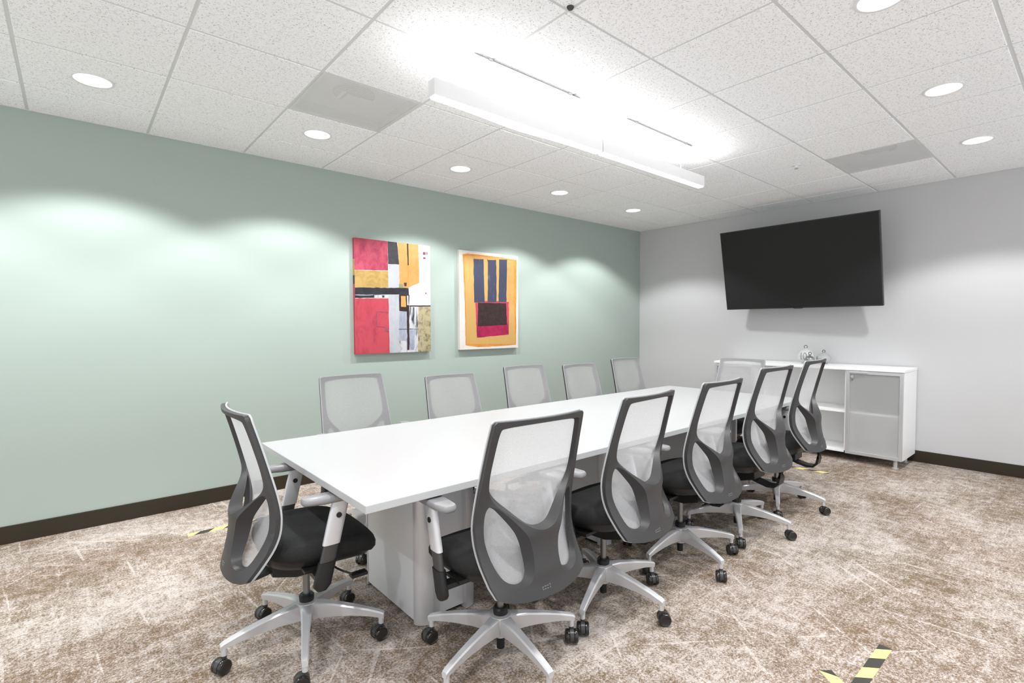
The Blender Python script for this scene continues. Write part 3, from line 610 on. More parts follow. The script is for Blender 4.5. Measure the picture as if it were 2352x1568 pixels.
PB = [(RUST,[(0.052,0.959),(0.132,0.971),(0.188,0.97),(0.246,0.971),(0.304,0.972),(0.363,0.971),(0.422,0.97),(0.482,0.97),(0.543,0.97),(0.605,0.969),(0.667,0.969),(0.728,0.968),(0.788,0.964),(0.85,0.962),(0.913,0.96),(0.976,0.957),(0.978,0.921),(0.972,0.884),(0.974,0.847),(0.967,0.81),(0.974,0.773),(0.97,0.736),(0.972,0.699),(0.97,0.662),(0.968,0.625),(0.971,0.588),(0.969,0.551),(0.968,0.514),(0.967,0.477),(0.965,0.44),(0.964,0.403),(0.963,0.366),(0.964,0.329),(0.965,0.292),(0.966,0.255),(0.964,0.218),(0.963,0.181),(0.96,0.144),(0.961,0.107),(0.962,0.069),(0.959,0.032),(0.882,0.031),(0.807,0.027),(0.733,0.025),(0.659,0.024),(0.597,0.023),(0.535,0.024),(0.474,0.02),(0.413,0.021),(0.354,0.022),(0.294,0.021),(0.225,0.028),(0.157,0.035),(0.09,0.044),(0.089,0.079),(0.091,0.115),(0.087,0.151),(0.089,0.186),(0.089,0.222),(0.086,0.258),(0.087,0.293),(0.084,0.329),(0.084,0.364),(0.082,0.4),(0.083,0.436),(0.083,0.471),(0.079,0.507),(0.076,0.543),(0.073,0.578),(0.077,0.614),(0.073,0.65),(0.069,0.685),(0.066,0.72),(0.063,0.756),(0.064,0.791),(0.062,0.825),(0.059,0.859),(0.054,0.892),(0.056,0.926)]),
 (YEL,[(0.078,0.939),(0.134,0.939),(0.191,0.942),(0.248,0.942),(0.306,0.943),(0.365,0.943),(0.424,0.944),(0.484,0.947),(0.544,0.944),(0.606,0.947),(0.668,0.947),(0.73,0.948),(0.794,0.95),(0.858,0.951),(0.923,0.952),(0.923,0.914),(0.923,0.877),(0.926,0.839),(0.928,0.801),(0.927,0.763),(0.93,0.726),(0.93,0.688),(0.934,0.65),(0.93,0.612),(0.933,0.574),(0.933,0.536),(0.933,0.498),(0.933,0.46),(0.93,0.422),(0.935,0.384),(0.939,0.346),(0.937,0.308),(0.939,0.27),(0.938,0.231),(0.941,0.193),(0.941,0.155),(0.942,0.117),(0.943,0.079),(0.942,0.04),(0.878,0.039),(0.815,0.042),(0.752,0.044),(0.69,0.047),(0.629,0.046),(0.568,0.047),(0.508,0.05),(0.449,0.051),(0.391,0.053),(0.333,0.053),(0.275,0.053),(0.219,0.056),(0.163,0.057),(0.107,0.057),(0.106,0.092),(0.106,0.127),(0.102,0.162),(0.103,0.197),(0.101,0.232),(0.102,0.267),(0.101,0.302),(0.1,0.336),(0.1,0.371),(0.1,0.406),(0.098,0.441),(0.096,0.476),(0.094,0.51),(0.098,0.545),(0.097,0.58),(0.094,0.615),(0.091,0.651),(0.091,0.687),(0.086,0.723),(0.084,0.759),(0.085,0.795),(0.086,0.831),(0.08,0.867),(0.078,0.903)]),
 (ORNG,[(0.802,0.952),(0.866,0.95),(0.932,0.953),(0.937,0.915),(0.932,0.876),(0.934,0.837),(0.936,0.799),(0.936,0.76),(0.932,0.721),(0.941,0.683),(0.94,0.644),(0.941,0.606),(0.943,0.567),(0.946,0.528),(0.94,0.489),(0.945,0.451),(0.83,0.454),(0.829,0.492),(0.822,0.53),(0.822,0.569),(0.822,0.608),(0.82,0.646),(0.814,0.684),(0.815,0.723),(0.813,0.761),(0.811,0.799),(0.809,0.838),(0.802,0.875),(0.808,0.914)]),
 (ORNG,[(0.103,0.949),(0.161,0.95),(0.219,0.949),(0.278,0.949),(0.339,0.953),(0.399,0.955),(0.46,0.954),(0.522,0.956),(0.585,0.958),(0.649,0.959),(0.712,0.957),(0.778,0.96),(0.794,0.952),(0.727,0.948),(0.662,0.944),(0.597,0.942),(0.533,0.938),(0.47,0.936),(0.407,0.932),(0.345,0.929),(0.284,0.928),(0.224,0.924),(0.163,0.936)]),
 (INDI,[(0.224,0.923),(0.279,0.924),(0.335,0.926),(0.392,0.93),(0.394,0.893),(0.396,0.855),(0.395,0.818),(0.395,0.781),(0.398,0.744),(0.399,0.707),(0.4,0.669),(0.401,0.632),(0.401,0.595),(0.405,0.558),(0.406,0.52),(0.406,0.483),(0.348,0.482),(0.29,0.48),(0.234,0.479),(0.233,0.516),(0.233,0.553),(0.231,0.59),(0.229,0.627),(0.228,0.665),(0.232,0.702),(0.23,0.739),(0.225,0.775),(0.225,0.812),(0.229,0.85),(0.228,0.887)]),
 (INDI,[(0.464,0.928),(0.535,0.931),(0.608,0.934),(0.606,0.896),(0.612,0.859),(0.609,0.822),(0.608,0.784),(0.614,0.747),(0.612,0.709),(0.609,0.671),(0.609,0.633),(0.613,0.596),(0.612,0.558),(0.609,0.52),(0.613,0.483),(0.535,0.483),(0.458,0.484),(0.456,0.521),(0.459,0.558),(0.459,0.595),(0.463,0.632),(0.461,0.669),(0.46,0.706),(0.466,0.743),(0.461,0.78),(0.464,0.817),(0.464,0.854),(0.465,0.891)]),
 (INDI,[(0.659,0.945),(0.73,0.948),(0.802,0.951),(0.799,0.912),(0.799,0.874),(0.8,0.835),(0.796,0.796),(0.795,0.758),(0.793,0.719),(0.791,0.68),(0.791,0.641),(0.786,0.602),(0.784,0.564),(0.79,0.525),(0.784,0.486),(0.715,0.485),(0.647,0.483),(0.647,0.522),(0.644,0.56),(0.651,0.599),(0.65,0.637),(0.652,0.676),(0.652,0.714),(0.656,0.753),(0.658,0.791),(0.657,0.83),(0.659,0.868),(0.658,0.906)]),
 (ROSE,[(0.406,0.501),(0.459,0.5),(0.458,0.481),(0.406,0.483)]),
 (ROSE,[(0.613,0.503),(0.648,0.504),(0.647,0.483),(0.613,0.483)]),
 (CHAR,[(0.452,0.945),(0.465,0.923),(0.464,0.912),(0.458,0.912)]),
 (CHAR,[(0.581,0.945),(0.597,0.933),(0.589,0.929)]),
 (ROSE,[(0.251,0.477),(0.312,0.479),(0.374,0.482),(0.437,0.484),(0.501,0.487),(0.565,0.488),(0.63,0.49),(0.696,0.493),(0.763,0.495),(0.831,0.499),(0.824,0.459),(0.834,0.42),(0.829,0.381),(0.829,0.342),(0.828,0.303),(0.83,0.264),(0.826,0.224),(0.826,0.185),(0.825,0.146),(0.761,0.142),(0.697,0.139),(0.635,0.136),(0.573,0.131),(0.511,0.132),(0.451,0.128),(0.391,0.124),(0.332,0.123),(0.273,0.119),(0.27,0.155),(0.265,0.191),(0.268,0.227),(0.261,0.263),(0.262,0.298),(0.26,0.334),(0.26,0.37),(0.258,0.406),(0.254,0.441)]),
 (MAG,[(0.275,0.243),(0.333,0.245),(0.391,0.246),(0.451,0.245),(0.511,0.246),(0.571,0.249),(0.633,0.251),(0.695,0.251),(0.757,0.254),(0.821,0.255),(0.824,0.2),(0.825,0.146),(0.761,0.142),(0.697,0.14),(0.635,0.137),(0.573,0.135),(0.511,0.132),(0.451,0.129),(0.392,0.122),(0.332,0.12),(0.273,0.119),(0.274,0.161),(0.274,0.202)]),
 (BRNK,[(0.299,0.48),(0.356,0.477),(0.415,0.48),(0.473,0.481),(0.533,0.48),(0.593,0.48),(0.654,0.483),(0.715,0.482),(0.777,0.483),(0.783,0.444),(0.786,0.405),(0.784,0.366),(0.793,0.327),(0.791,0.288),(0.797,0.249),(0.73,0.248),(0.664,0.247),(0.599,0.245),(0.535,0.243),(0.471,0.238),(0.408,0.238),(0.346,0.237),(0.285,0.236),(0.289,0.271),(0.287,0.306),(0.29,0.341),(0.292,0.375),(0.298,0.41),(0.294,0.445)])]
SIDE_A = [(REDB,0.0,0.605),(NAVK,0.605,0.68),(OCH,0.68,0.82),(REDA,0.82,1.0)]
SIDE_B = [(CREAM,0.0,1.0)]
def painting(label, x0, x1, z0, z1, layers, base, edge, sides):
    t_ = thing('abstract_painting', label, 'painting', ((x0 + x1) / 2, 0, (z0 + z1) / 2))
    wd, ht = x1 - x0, z1 - z0
    bm = nb(); box(bm, -wd / 2, wd / 2, -0.038, -0.0008, -ht / 2, ht / 2); build('canvas', bm, edge, t_, bev=0.003)
    mats = []; bm = nb()
    def quad(poly, m, y):
        if m not in mats: mats.append(m)
        vs = [bm.verts.new((-wd / 2 + u * wd, y, -ht / 2 + v * ht)) for u, v in poly]
        f = bm.faces.new(vs); f.material_index = mats.index(m)
    quad([(0, 0), (1, 0), (1, 1), (0, 1)], base, -0.0383)
    for k, (m, poly) in enumerate(layers): quad(poly, m, -0.0384 - 0.00006 * (k + 1))
    for m, za, zb in sides:      # the print wraps on to the left edge
        if m not in mats: mats.append(m)
        vs = [bm.verts.new((-wd / 2 - 0.0003, y, -ht / 2 + v * ht)) for y, v in ((-0.037, za), (-0.002, za), (-0.002, zb), (-0.037, zb))]
        f = bm.faces.new(vs); f.material_index = mats.index(m)
    for f in bm.faces: 
        pass
    me = bpy.data.meshes.new('print'); bm.to_mesh(me); bm.free()
    link('print', me, mats, t_)
    return t_
painting('abstract canvas of red, ochre, white and black blocks on the green wall', -4.312, -3.533, 1.096, 2.140, PA, WHT, WHT, SIDE_A)
painting('abstract canvas of orange with navy bars and white border on the green wall', -3.184, -2.378, 1.099, 2.140, PB, CREAM, CREAM, SIDE_B)

# ------------------------------------------------------------------ hazard tape on the carpet
def tape(label, a, b, wd, phase=0.0, pitch=0.13, slant=0.6, first=0):
    a, b = Vector((*a, 0)), Vector((*b, 0)); d = (b - a); L = d.length; ang = math.atan2(d.y, d.x)
    bm = nb(); mi = []
    s = -wd; k = int(phase); z = 0.0012
    edges = [-9.0] + [phase * pitch / 2 + i * pitch / 2 - pitch for i in range(int(L / pitch * 2) + 6)]
    def clip(x): return min(max(x, 0.0), L)
    for i in range(len(edges) - 1):
        x0, x1 = edges[i], edges[i + 1]
        if x1 + wd < -0.2 or x0 - wd > L: continue
        q = [(clip(x0 - slant * wd / 2), -wd / 2), (clip(x1 - slant * wd / 2), -wd / 2), (clip(x1 + slant * wd / 2), wd / 2), (clip(x0 + slant * wd / 2), wd / 2)]
        if q[1][0] - q[0][0] < 1e-5 and q[2][0] - q[3][0] < 1e-5: continue
        top = [bm.verts.new((x, y, z)) for x, y in q]; bot = [bm.verts.new((x, y, 0.0001)) for x, y in q]
        fs = []
        for vs in [top] + [[top[j], bot[j], bot[(j + 1) % 4], top[(j + 1) % 4]] for j in range(4)]:
            try: fs.append(bm.faces.new(vs))
            except ValueError: pass
        for f in fs: f.material_index = (i + first) % 2
    me = bpy.data.meshes.new('floor_tape'); bm.to_mesh(me); bm.free()
    o = link('floor_tape', me, [M['tape_y'], M['tape_k']]); o.location = (a.x, a.y, 0); o.rotation_euler = (0, 0, ang)
    o['label'] = label; o['category'] = 'tape'; o['group'] = 'yellow and black floor tape'
    return o
tape('long striped yellow and black tape strip on the carpet at the bottom right corner', (-3.700, -3.899), (-4.62, -3.893), 0.046, 0.35, 0.172, -0.9, 1)
tape('short striped yellow and black tape end meeting the long strip at bottom right', (-4.052, -3.785), (-4.118, -3.868), 0.048, 1.2, 0.172, 0.9)
tape('striped tape strip on the carpet beside the green wall, half behind a chair', (-5.70, -0.603), (-5.10, -0.605), 0.048, 0.6, 0.17, 0.9)
tape('striped tape strip on the carpet in front of the sideboard', (-1.125, -2.30), (-1.09, -2.85), 0.048, 0.3, 0.17, 0.9)

# ------------------------------------------------------------------ conference table
TX0, TX1, TY0, TY1 = -5.498, -1.704, -2.848, -1.585
tb = thing('conference_table', 'long white conference table on three white panel bases', 'table', (0, 0, 0))
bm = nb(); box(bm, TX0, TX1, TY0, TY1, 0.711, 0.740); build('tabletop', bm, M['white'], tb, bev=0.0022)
bm = nb(); box(bm, TX0 + 0.35, TX1 - 0.35, -2.30, -2.13, 0.690, 0.7105); build('stretcher_rail', bm, M['alu'], tb)
for (px0, px1) in ((-5.102, -4.778), (-3.838, -3.514), (-2.424, -2.100)):
    py0, py1 = -2.505, -1.925
    ins = 0.036
    bm = nb(); box(bm, px0 + 0.004, px1 - 0.004, py0 + ins + 0.01, py1 - ins - 0.01, 0.018, 0.711); box(bm, px0 + 0.05, px1 - 0.05, py0 + 0.030, py1 - 0.030, 0.018, 0.711)
    pd = build('pedestal', bm, M['grey_panel'], tb)
    bm = nb(); box(bm, px0 + 0.02, px1 - 0.02, py0 + 0.05, py1 - 0.05, 0.0, 0.018); build('plinth', bm, M['black'], pd)
    for sx in (-1, 1):
        for sy in (-1, 1):
            # rounded corner post: quarter oval section
            cx = px0 if sx < 0 else px1; cy = py0 if sy < 0 else py1
            pts = []
            wx, wy = 0.072, 0.052
            for k in range(13):
                a = PI / 2 * k / 12
                pts.append((cx - sx * wx + sx * wx * math.cos(a) , cy - sy * wy + sy * wy * math.sin(a)))
            pts += [(cx - sx * wx, cy - sy * wy)]
            bm = nb(); prism(bm, pts, 2, 0.004, 0.7105); build('corner_post', bm, M['silver'], pd, smooth=35)

# ------------------------------------------------------------------ office chairs
PZ = [.36, .405, .447, .5, .55, .6, .659, .7, .763, .857, .95, 1.045]
PY = [-.276, -.264, -.243, -.203, -.170, -.153, -.149, -.153, -.166, -.190, -.215, -.243]
WZ = [.400, .447, .55, .659, .8, 1.045]
WX = [.17, .208, .227, .233, .226, .210]
def interp(z, xs, ys):
    if z <= xs[0]: return ys[0]
    for i in range(len(xs) - 1):
        if z <= xs[i + 1]:
            a = (z - xs[i]) / (xs[i + 1] - xs[i]); return ys[i] + a * (ys[i + 1] - ys[i])
    return ys[-1]
def sm(z, xs, ys):      # lightly smoothed profile
    return sum(interp(z + d, xs, ys) for d in (-0.02, -0.01, 0, 0.01, 0.02)) / 5
def Fy(x, z):
    c = interp(z, [.4, .5, .65, 1.05], [.02, .03, .035, .032]); wd = sm(z, WZ, WX)
    return sm(z, PZ, PY) - c * (1 - min(1.0, (x / wd) ** 2))
def Sy(x, z):
    B = sm(z, [.38, .45, .50, .56, .645, .70, .77], [.006, .014, .042, .066, .080, .052, 0])
    wd = sm(z, WZ, WX) - .012
    return Fy(x, z) - .022 - B * max(0.0, 1 - abs(x / wd) ** 2.4)

def chaikin(pts, n=2):
    for _ in range(n):
        q = []
        for i in range(len(pts)):
            a, b = pts[i], pts[(i + 1) % len(pts)]
            q += [(a[0] * .75 + b[0] * .25, a[1] * .75 + b[1] * .25), (a[0] * .25 + b[0] * .75, a[1] * .25 + b[1] * .75)]
        pts = q
    return pts
def resample(pts, step):
    out = []; n = len(pts)
    for i in range(n):
        a, b = Vector(pts[i]), Vector(pts[(i + 1) % n]); L = (b - a).length; k = max(1, int(round(L / step)))
        for j in range(k): out.append(tuple(a + (b - a) * j / k))
    return out
half = [(.202, 1.047), (.211, 1.038), (.2155, .985), (.221, .90), (.227, .80), (.232, .70), (.2335, .655), (.230, .60), (.224, .53), (.216, .47), (.204, .437), (.172, .424), (.12, .415), (.06, .411)]
outer = [(x, z) for x, z in half] + [(-x, z) for x, z in half[::-1]]
OUT = resample(outer, 0.016)
up_back = [(-.187, 1.010), (-.176, 1.026), (0, 1.032), (.176, 1.026), (.187, 1.010), (.193, .94), (.199, .86), (.198, .815), (.190, .775), (.165, .738), (.120, .703), (.075, .668), (.040, .648), (0, .640), (-.040, .648), (-.075, .668), (-.120, .703), (-.165, .738), (-.190, .775), (-.198, .815), (-.199, .86), (-.193, .94)]
up_front = [(-.180, 1.004), (-.168, 1.018), (0, 1.024), (.168, 1.018), (.180, 1.004), (.186, .94), (.191, .86), (.190, .82), (.180, .785), (.152, .750), (.112, .714), (.072, .676), (.040, .652), (0, .644), (-.040, .652), (-.072, .676), (-.112, .714), (-.152, .750), (-.180, .785), (-.190, .82), (-.191, .86), (-.186, .94)]
lo_back = [(.166, .730), (.188, .738), (.201, .722), (.206, .685), (.207, .632), (.201, .586), (.190, .535), (.180, .497), (.162, .474), (.126, .462), (.090, .468), (.066, .490), (.060, .540), (.064, .590), (.078, .628), (.102, .662), (.136, .702)]
lo_front = [(.166, .718), (.182, .725), (.192, .712), (.196, .680), (.197, .632), (.192, .586), (.180, .537), (.168, .502), (.152, .482), (.124, .472), (.098, .478), (.082, .500), (.078, .540), (.082, .585), (.094, .620), (.116, .655), (.144, .692)]
def mir(p): return [(-x, z) for x, z in p[::-1]]
def pin(p, poly):
    x, y = p; c = False; n = len(poly)
    for i in range(n):
        (x1, y1), (x2, y2) = poly[i], poly[i - 1]
        if (y1 > y) != (y2 > y) and x < (x2 - x1) * (y - y1) / (y2 - y1) + x1: c = not c
    return c
def dist_poly(p, poly):
    return min((Vector(p) - Vector(q)).length for q in poly)
def sheet(loops, step):
    """triangulate the region inside loops[0] and outside the other loops"""
    pts, edges = [], []
    for L in loops:
        s = len(pts); pts += [Vector(p) for p in L]; edges += [(s + i, s + (i + 1) % len(L)) for i in range(len(L))]
    z = .40; row = 0
    allb = [p for L in loops for p in L]
    while z < 1.06:
        x = -.24 + (step / 2 if row % 2 else 0)
        while x < .24:
            if pin((x, z), loops[0]) and not any(pin((x, z), L) for L in loops[1:]) and dist_poly((x, z), allb) > step * 0.62: pts.append(Vector((x, z)))
            x += step
        z += step * .87; row += 1
    vs, es, fs, *_ = delaunay_2d_cdt(pts, edges, [], 0, 1e-6)
    keep = []
    for f in fs:
        c = sum((vs[i] for i in f), Vector((0, 0))) / len(f)
        if pin(c, loops[0]) and not any(pin(c, L) for L in loops[1:]): keep.append(list(f))
    return [tuple(v) for v in vs], keep
def rounded(L): return resample(chaikin(L, 2), 0.012)

def shell_mesh():
    nres = 2
    def grow(L, k):
        cx = sum(p[0] for p in L) / len(L); cz = sum(p[1] for p in L) / len(L)
        return [(cx + (x - cx) * k, cz + (z - cz) * k) for x, z in L]
    UB, UF = chaikin(grow(up_back, 1.008), nres), chaikin(grow(up_front, 1.012), nres)
    LBr, LFr = chaikin(grow(lo_back, 1.03), nres), chaikin(grow(lo_front, 1.06), nres)
    LBl, LFl = mir(LBr), mir(LFr)
    OB = OUT; OF = [(x * .998, .7 + (z - .7) * .998) for x, z in OUT]
    def Ty(x, z):      # front of the moulding: full depth at the sides, a free-standing web behind the net in the middle
        D = Fy(x, z) - Sy(x, z); return Sy(x, z) + .022 + .42 * max(0.0, D - .022)
    bm = nb()
    vb, fb = sheet([OB, UB, LBr, LBl], 0.017)
    bv = [bm.verts.new((x, Sy(x, z) , z)) for x, z in vb]
    for f in fb: bm.faces.new([bv[i] for i in f])
    vf, ff = sheet([OF, UF, LFr, LFl], 0.024)
    fv = [bm.verts.new((x, Ty(x, z) - .002, z)) for x, z in vf]
    for f in ff: bm.faces.new([fv[i] for i in f]).material_index = 1
    # walls between the back and the front loops (the CDT keeps input order for the loop vertices)
    s = 0
    for A, B in ((OB, OF), (UB, UF), (LBr, LFr), (LBl, LFl)):
        n = len(A)
        mids = []
        for i in range(n):
            a, b = bv[s + i].co, fv[s + i].co
            mids.append(bm.verts.new(a.lerp(b, 0.12) + Vector((0, 0.0015, 0))))
        for i in range(n):
            j = (i + 1) % n
            bm.faces.new((bv[s + i], bv[s + j], mids[j], mids[i])); bm.faces.new((mids[i], mids[j], fv[s + j], fv[s + i]))
        for i in range(n):
            j = (i + 1) % n
            for L in (bv, fv):
                e = bm.edges.get((L[s + i], L[s + j]))
                if e: e.smooth = False
        s += n
    return bm

C0 = {}    # shared chair meshes
def mesh_of(name, bm, m, smooth=None):
    o = build(name, bm, m, smooth=smooth); me = o.data; bpy.data.objects.remove(o); return me

C0['back_shell'] = mesh_of('back_shell', shell_mesh(), [M['shell'], M['frame_front']], 50)
# pale trim round the front rim
bm = nb(); pts = [(x * 1.004, Fy(x, z) - 0.002, .72 + (z - .72) * 1.003) for x, z in OUT]
sweep(bm, pts, [(-.0025, -.003), (.0025, -.003), (.0025, .0035), (-.0025, .0035)], up=Vector((0, 1, 0)), closed=True)
C0['back_trim'] = mesh_of('back_trim', bm, M['trim'], 50)
bm = nb(); IN = [(x * .992, .72 + (z - .72) * .996) for x, z in OUT]
vs, fs = sheet([IN], 0.022); bv = [bm.verts.new((x, Fy(x, z) + .0018, z)) for x, z in vs]
for f in fs: bm.faces.new([bv[i] for i in f])
C0['mesh_panel'] = mesh_of('mesh_panel', bm, M['net'], 60)
# little emblem of moulded dashes low on the shell
bm = nb()
for ex, ez, l in ((-.034, .447, .005), (-.036, .443, .003), (-.034, .438, .005), (-.024, .447, .007), (-.024, .438, .007), (-.013, .447, .007), (-.013, .438, .007), (-.003, .449, .005), (-.002, .444, .003), (-.002, .438, .004)):
    y = Sy(ex, ez); box(bm, ex - l / 2, ex + l / 2, y - .0012, y + .001, ez - .0010, ez + .0010)
C0['emblem'] = mesh_of('emblem', bm, M['pad'])

# seat
def rring(hw, y0, y1, z, n=40, pw=3.6, front=0.0):
    out = []
    for i in range(n):
        a = 2 * PI * i / n; ca, sa = math.cos(a), math.sin(a)
        x = hw * math.copysign(abs(ca) ** (2 / pw), ca); v = math.copysign(abs(sa) ** (2 / pw), sa)
        y = (y0 + y1) / 2 + (y1 - y0) / 2 * v
        if y < -0.05: x *= 1 - 0.16 * ((-0.05 - y) / 0.17)
        out.append((x, y, z))
    return out
def warp(p):
    x, y, z = p
    droop = 0.062 * max(0.0, (y - .05) / .21) ** 2
    dish = 0.010 * (1 - (x / .24) ** 2) * max(0.0, 1 - abs(y) / .25) if z > .52 else 0
    rise = 0.012 * max(0.0, -y / .2)
    return (x, y, z - droop - dish + rise)
bm = nb(); prev = None
for hw, y0, y1, z in ((.12, -.12, .14, .446), (.205, -.165, .215, .446), (.232, -.185, .246, .458), (.243, -.192, .258, .480), (.243, -.190, .259, .500), (.236, -.182, .252, .517), (.222, -.172, .238, .528), (.18, -.16, .19, .535), (.10, -.09, .11, .537), (.03, -.03, .04, .537)):
    ring = [bm.verts.new(warp(p)) for p in rring(hw, y0, y1, z)]
    if prev:
        for i in range(40): bm.faces.new((prev[i], prev[(i + 1) % 40], ring[(i + 1) % 40], ring[i]))
    else: bm.faces.new(ring[::-1])
    prev = ring
bm.faces.new(prev); C0['seat_cushion'] = mesh_of('seat_cushion', bm, M['fabric'], 70)
bm = nb(); prev = None
for hw, y0, y1, z in ((.13, -.15, .13, .405), (.195, -.170, .19, .418), (.222, -.180, .225, .440), (.228, -.184, .235, .462)):
    ring = [bm.verts.new(warp(p)) for p in rring(hw, y0, y1, z)]
    if prev:
        for i in range(40): bm.faces.new((prev[i], prev[(i + 1) % 40], ring[(i + 1) % 40], ring[i]))
    else: bm.faces.new(ring[::-1])
    prev = ring
bm.faces.new(prev); C0['seat_pan'] = mesh_of('seat_pan', bm, M['black'], 60)
bm = nb(); prism(bm, [(-.15, .372), (-.06, .345), (.06, .345), (.14, .385), (.14, .42), (-.15, .42)], 0, -.075, .075)
C0['mechanism'] = mesh_of('mechanism', bm, M['black'], 30)
# curved bracket from the mechanism to the foot of the back
bm = nb(); pts = [(0, -.10, .390), (0, -.16, .372), (0, -.21, .364), (0, -.248, .368), (0, -.268, .386), (0, -.274, .41), (0, -.272, .45)]
sweep(bm, pts, rect(.060, .012), up=Vector((0, 0, 1))); C0['back_bracket'] = mesh_of('back_bracket', bm, M['black'], 40)
bm = nb(); pts = [(0, -.08, .378), (0, -.15, .352), (0, -.21, .338), (0, -.252, .342), (0, -.276, .366), (0, -.283, .40), (0, -.281, .47)]
sweep(bm, pts, rect(.070, .016)); C0['back_bracket_low'] = mesh_of('back_bracket', bm, M['black'], 40)
bm = nb(); pts = [(.09, .05, .395), (.20, .06, .392), (.235, .075, .388), (.245, .105, .372)]
sweep(bm, pts, circ(.004, 8)); box(bm, .228, .262, .100, .165, .358, .370); C0['lever'] = mesh_of('lever', bm, M['black'], 40)

# arms (built on the right; left is mirrored)
def arm_parts(sx):
    P = {}
    X = .285 * sx
    bm = nb(); rings = []
    def strip(zs, wd, th):
        out = []
        for z, yc in zs:
            n = 16; ring = []
            for i in range(n):
                a = 2 * PI * i / n; ca, sa = math.cos(a), math.sin(a)
                ring.append(bm.verts.new((X + th / 2 * math.copysign(abs(ca) ** .7, ca), yc + wd / 2 * math.copysign(abs(sa) ** .55, sa), z)))
            out.append(ring)
        for A, B in zip(out, out[1:]):
            for i in range(16): bm.faces.new((A[i], A[(i + 1) % 16], B[(i + 1) % 16], B[i]))
        bm.faces.new(out[0][::-1]); bm.faces.new(out[-1])
    strip([(.512, .011), (.60, .032), (.686, .054)], .066, .028)
    # slanted lower cut of the pale upright
    P['armrest'] = mesh_of('armrest', bm, M['silver'], 60)
    bm = nb(); strip([(.400, -.016), (.46, -.002), (.515, .012)], .058, .024); P['arm_sleeve'] = mesh_of('arm_sleeve', bm, M['hood'], 60)
    bm = nb(); strip([(.346, -.030), (.350, -.029), (.362, -.026), (.39, -.020), (.445, -.006), (.448, -.005)], .067, .034)
    # rounded foot
    for v in bm.verts:
        if v.co.z < .36:
            k = (.362 - v.co.z) / .016; v.co.y = -.028 + (v.co.y + .028) * (1 - .45 * k)
    P['arm_socket'] = mesh_of('arm_socket', bm, M['black'], 60)
    bm = nb(); cyl(bm, (X - .0175, .038, .622), .0105, .035, 0, 18); P['button'] = mesh_of('button', bm, M['black'], 40)
    bm = nb(); box(bm, min(X, .09 * sx), max(X, .09 * sx), -.050, -.006, .382, .400); box(bm, min(.16 * sx, .24 * sx), max(.16 * sx, .24 * sx), -.075, .02, .400, .412); P['arm_bracket'] = mesh_of('arm_bracket', bm, M['black'])
    # pad: plan outline, rounded, slim
    bm = nb(); prof = []
    plan = [(-.095, .010), (-.090, .022), (-.074, .031), (-.02, .036), (.06, .037), (.13, .034), (.158, .024), (.166, .010)]
    full = [(y, hw) for y, hw in plan]
    prev = None
    for dz, k in ((.676, .78), (.681, .94), (.690, 1.0), (.699, .97), (.7045, .84)):
        pts = [(X - .004 * sx + hw * k, -.0 + y * (1 - (1 - k) * .25)) for y, hw in full] + [(X - .004 * sx - hw * k, y * (1 - (1 - k) * .25)) for y, hw in full[::-1]]
        ring = [bm.verts.new((x, y, dz + (0.004 if (y < -.05 and dz < .69) else 0))) for x, y in pts]; n = len(ring)
        if prev:
            for i in range(n): bm.faces.new((prev[i], prev[(i + 1) % n], ring[(i + 1) % n], ring[i]))
        else: bm.faces.new(ring[::-1])
        prev = ring
    bm.faces.new(prev); P['arm_pad'] = mesh_of('arm_pad', bm, M['pad'], 50)
    return P
ARMS = {1: arm_parts(1), -1: arm_parts(-1)}

# base
bm = nb(); lathe(bm, [(0.0, .036), (.0165, .036), (.0165, .100), (0.0, .100)], 24); C0['lower_tube'] = mesh_of('lower_tube', bm, M['black'], 40)
bm = nb(); lathe(bm, [(0.0, .086), (.026, .086), (.027, .110), (.040, .130), (.046, .160), (.044, .176), (.020, .180), (0.0, .180)], 30); C0['hub'] = mesh_of('hub', bm, M['silver'], 40)
bm = nb(); lathe(bm, [(0.0, .176), (.029, .176), (.031, .200), (.026, .206), (0.0, .206)], 24); C0['collar'] = mesh_of('collar', bm, M['black'], 40)
bm = nb(); lathe(bm, [(0.0, .20), (.0145, .20), (.0145, .43), (0.0, .43)], 20); C0['gas_lift'] = mesh_of('gas_lift', bm, M['rod'], 40)
bm = nb(); secs = []
pts = []
for r_, zt, h_, wt, wb in ((.030, .176, .072, .052, .040), (.06, .172, .066, .046, .036), (.12, .163, .054, .038, .031), (.19, .150, .042, .033, .027), (.26, .134, .032, .029, .024), (.312, .119, .026, .027, .022), (.326, .112, .024, .024, .018)):
    ring = [bm.verts.new((r_, sx_ * w_ / 2, z_)) for sx_, w_, z_ in ((-1, wt, zt - .006), (-1, wt * .7, zt), (1, wt * .7, zt), (1, wt, zt - .006), (1, wb, zt - h_), (-1, wb, zt - h_))]
    secs.append(ring)
for A, B in zip(secs, secs[1:]):
    for i in range(6): bm.faces.new((A[i], A[(i + 1) % 6], B[(i + 1) % 6], B[i]))
bm.faces.new(secs[0][::-1]); bm.faces.new(secs[-1])
cyl(bm, (.313, 0, .066), .0115, .035, 2, 16)
C0['leg'] = mesh_of('leg', bm, M['silver'], 40)
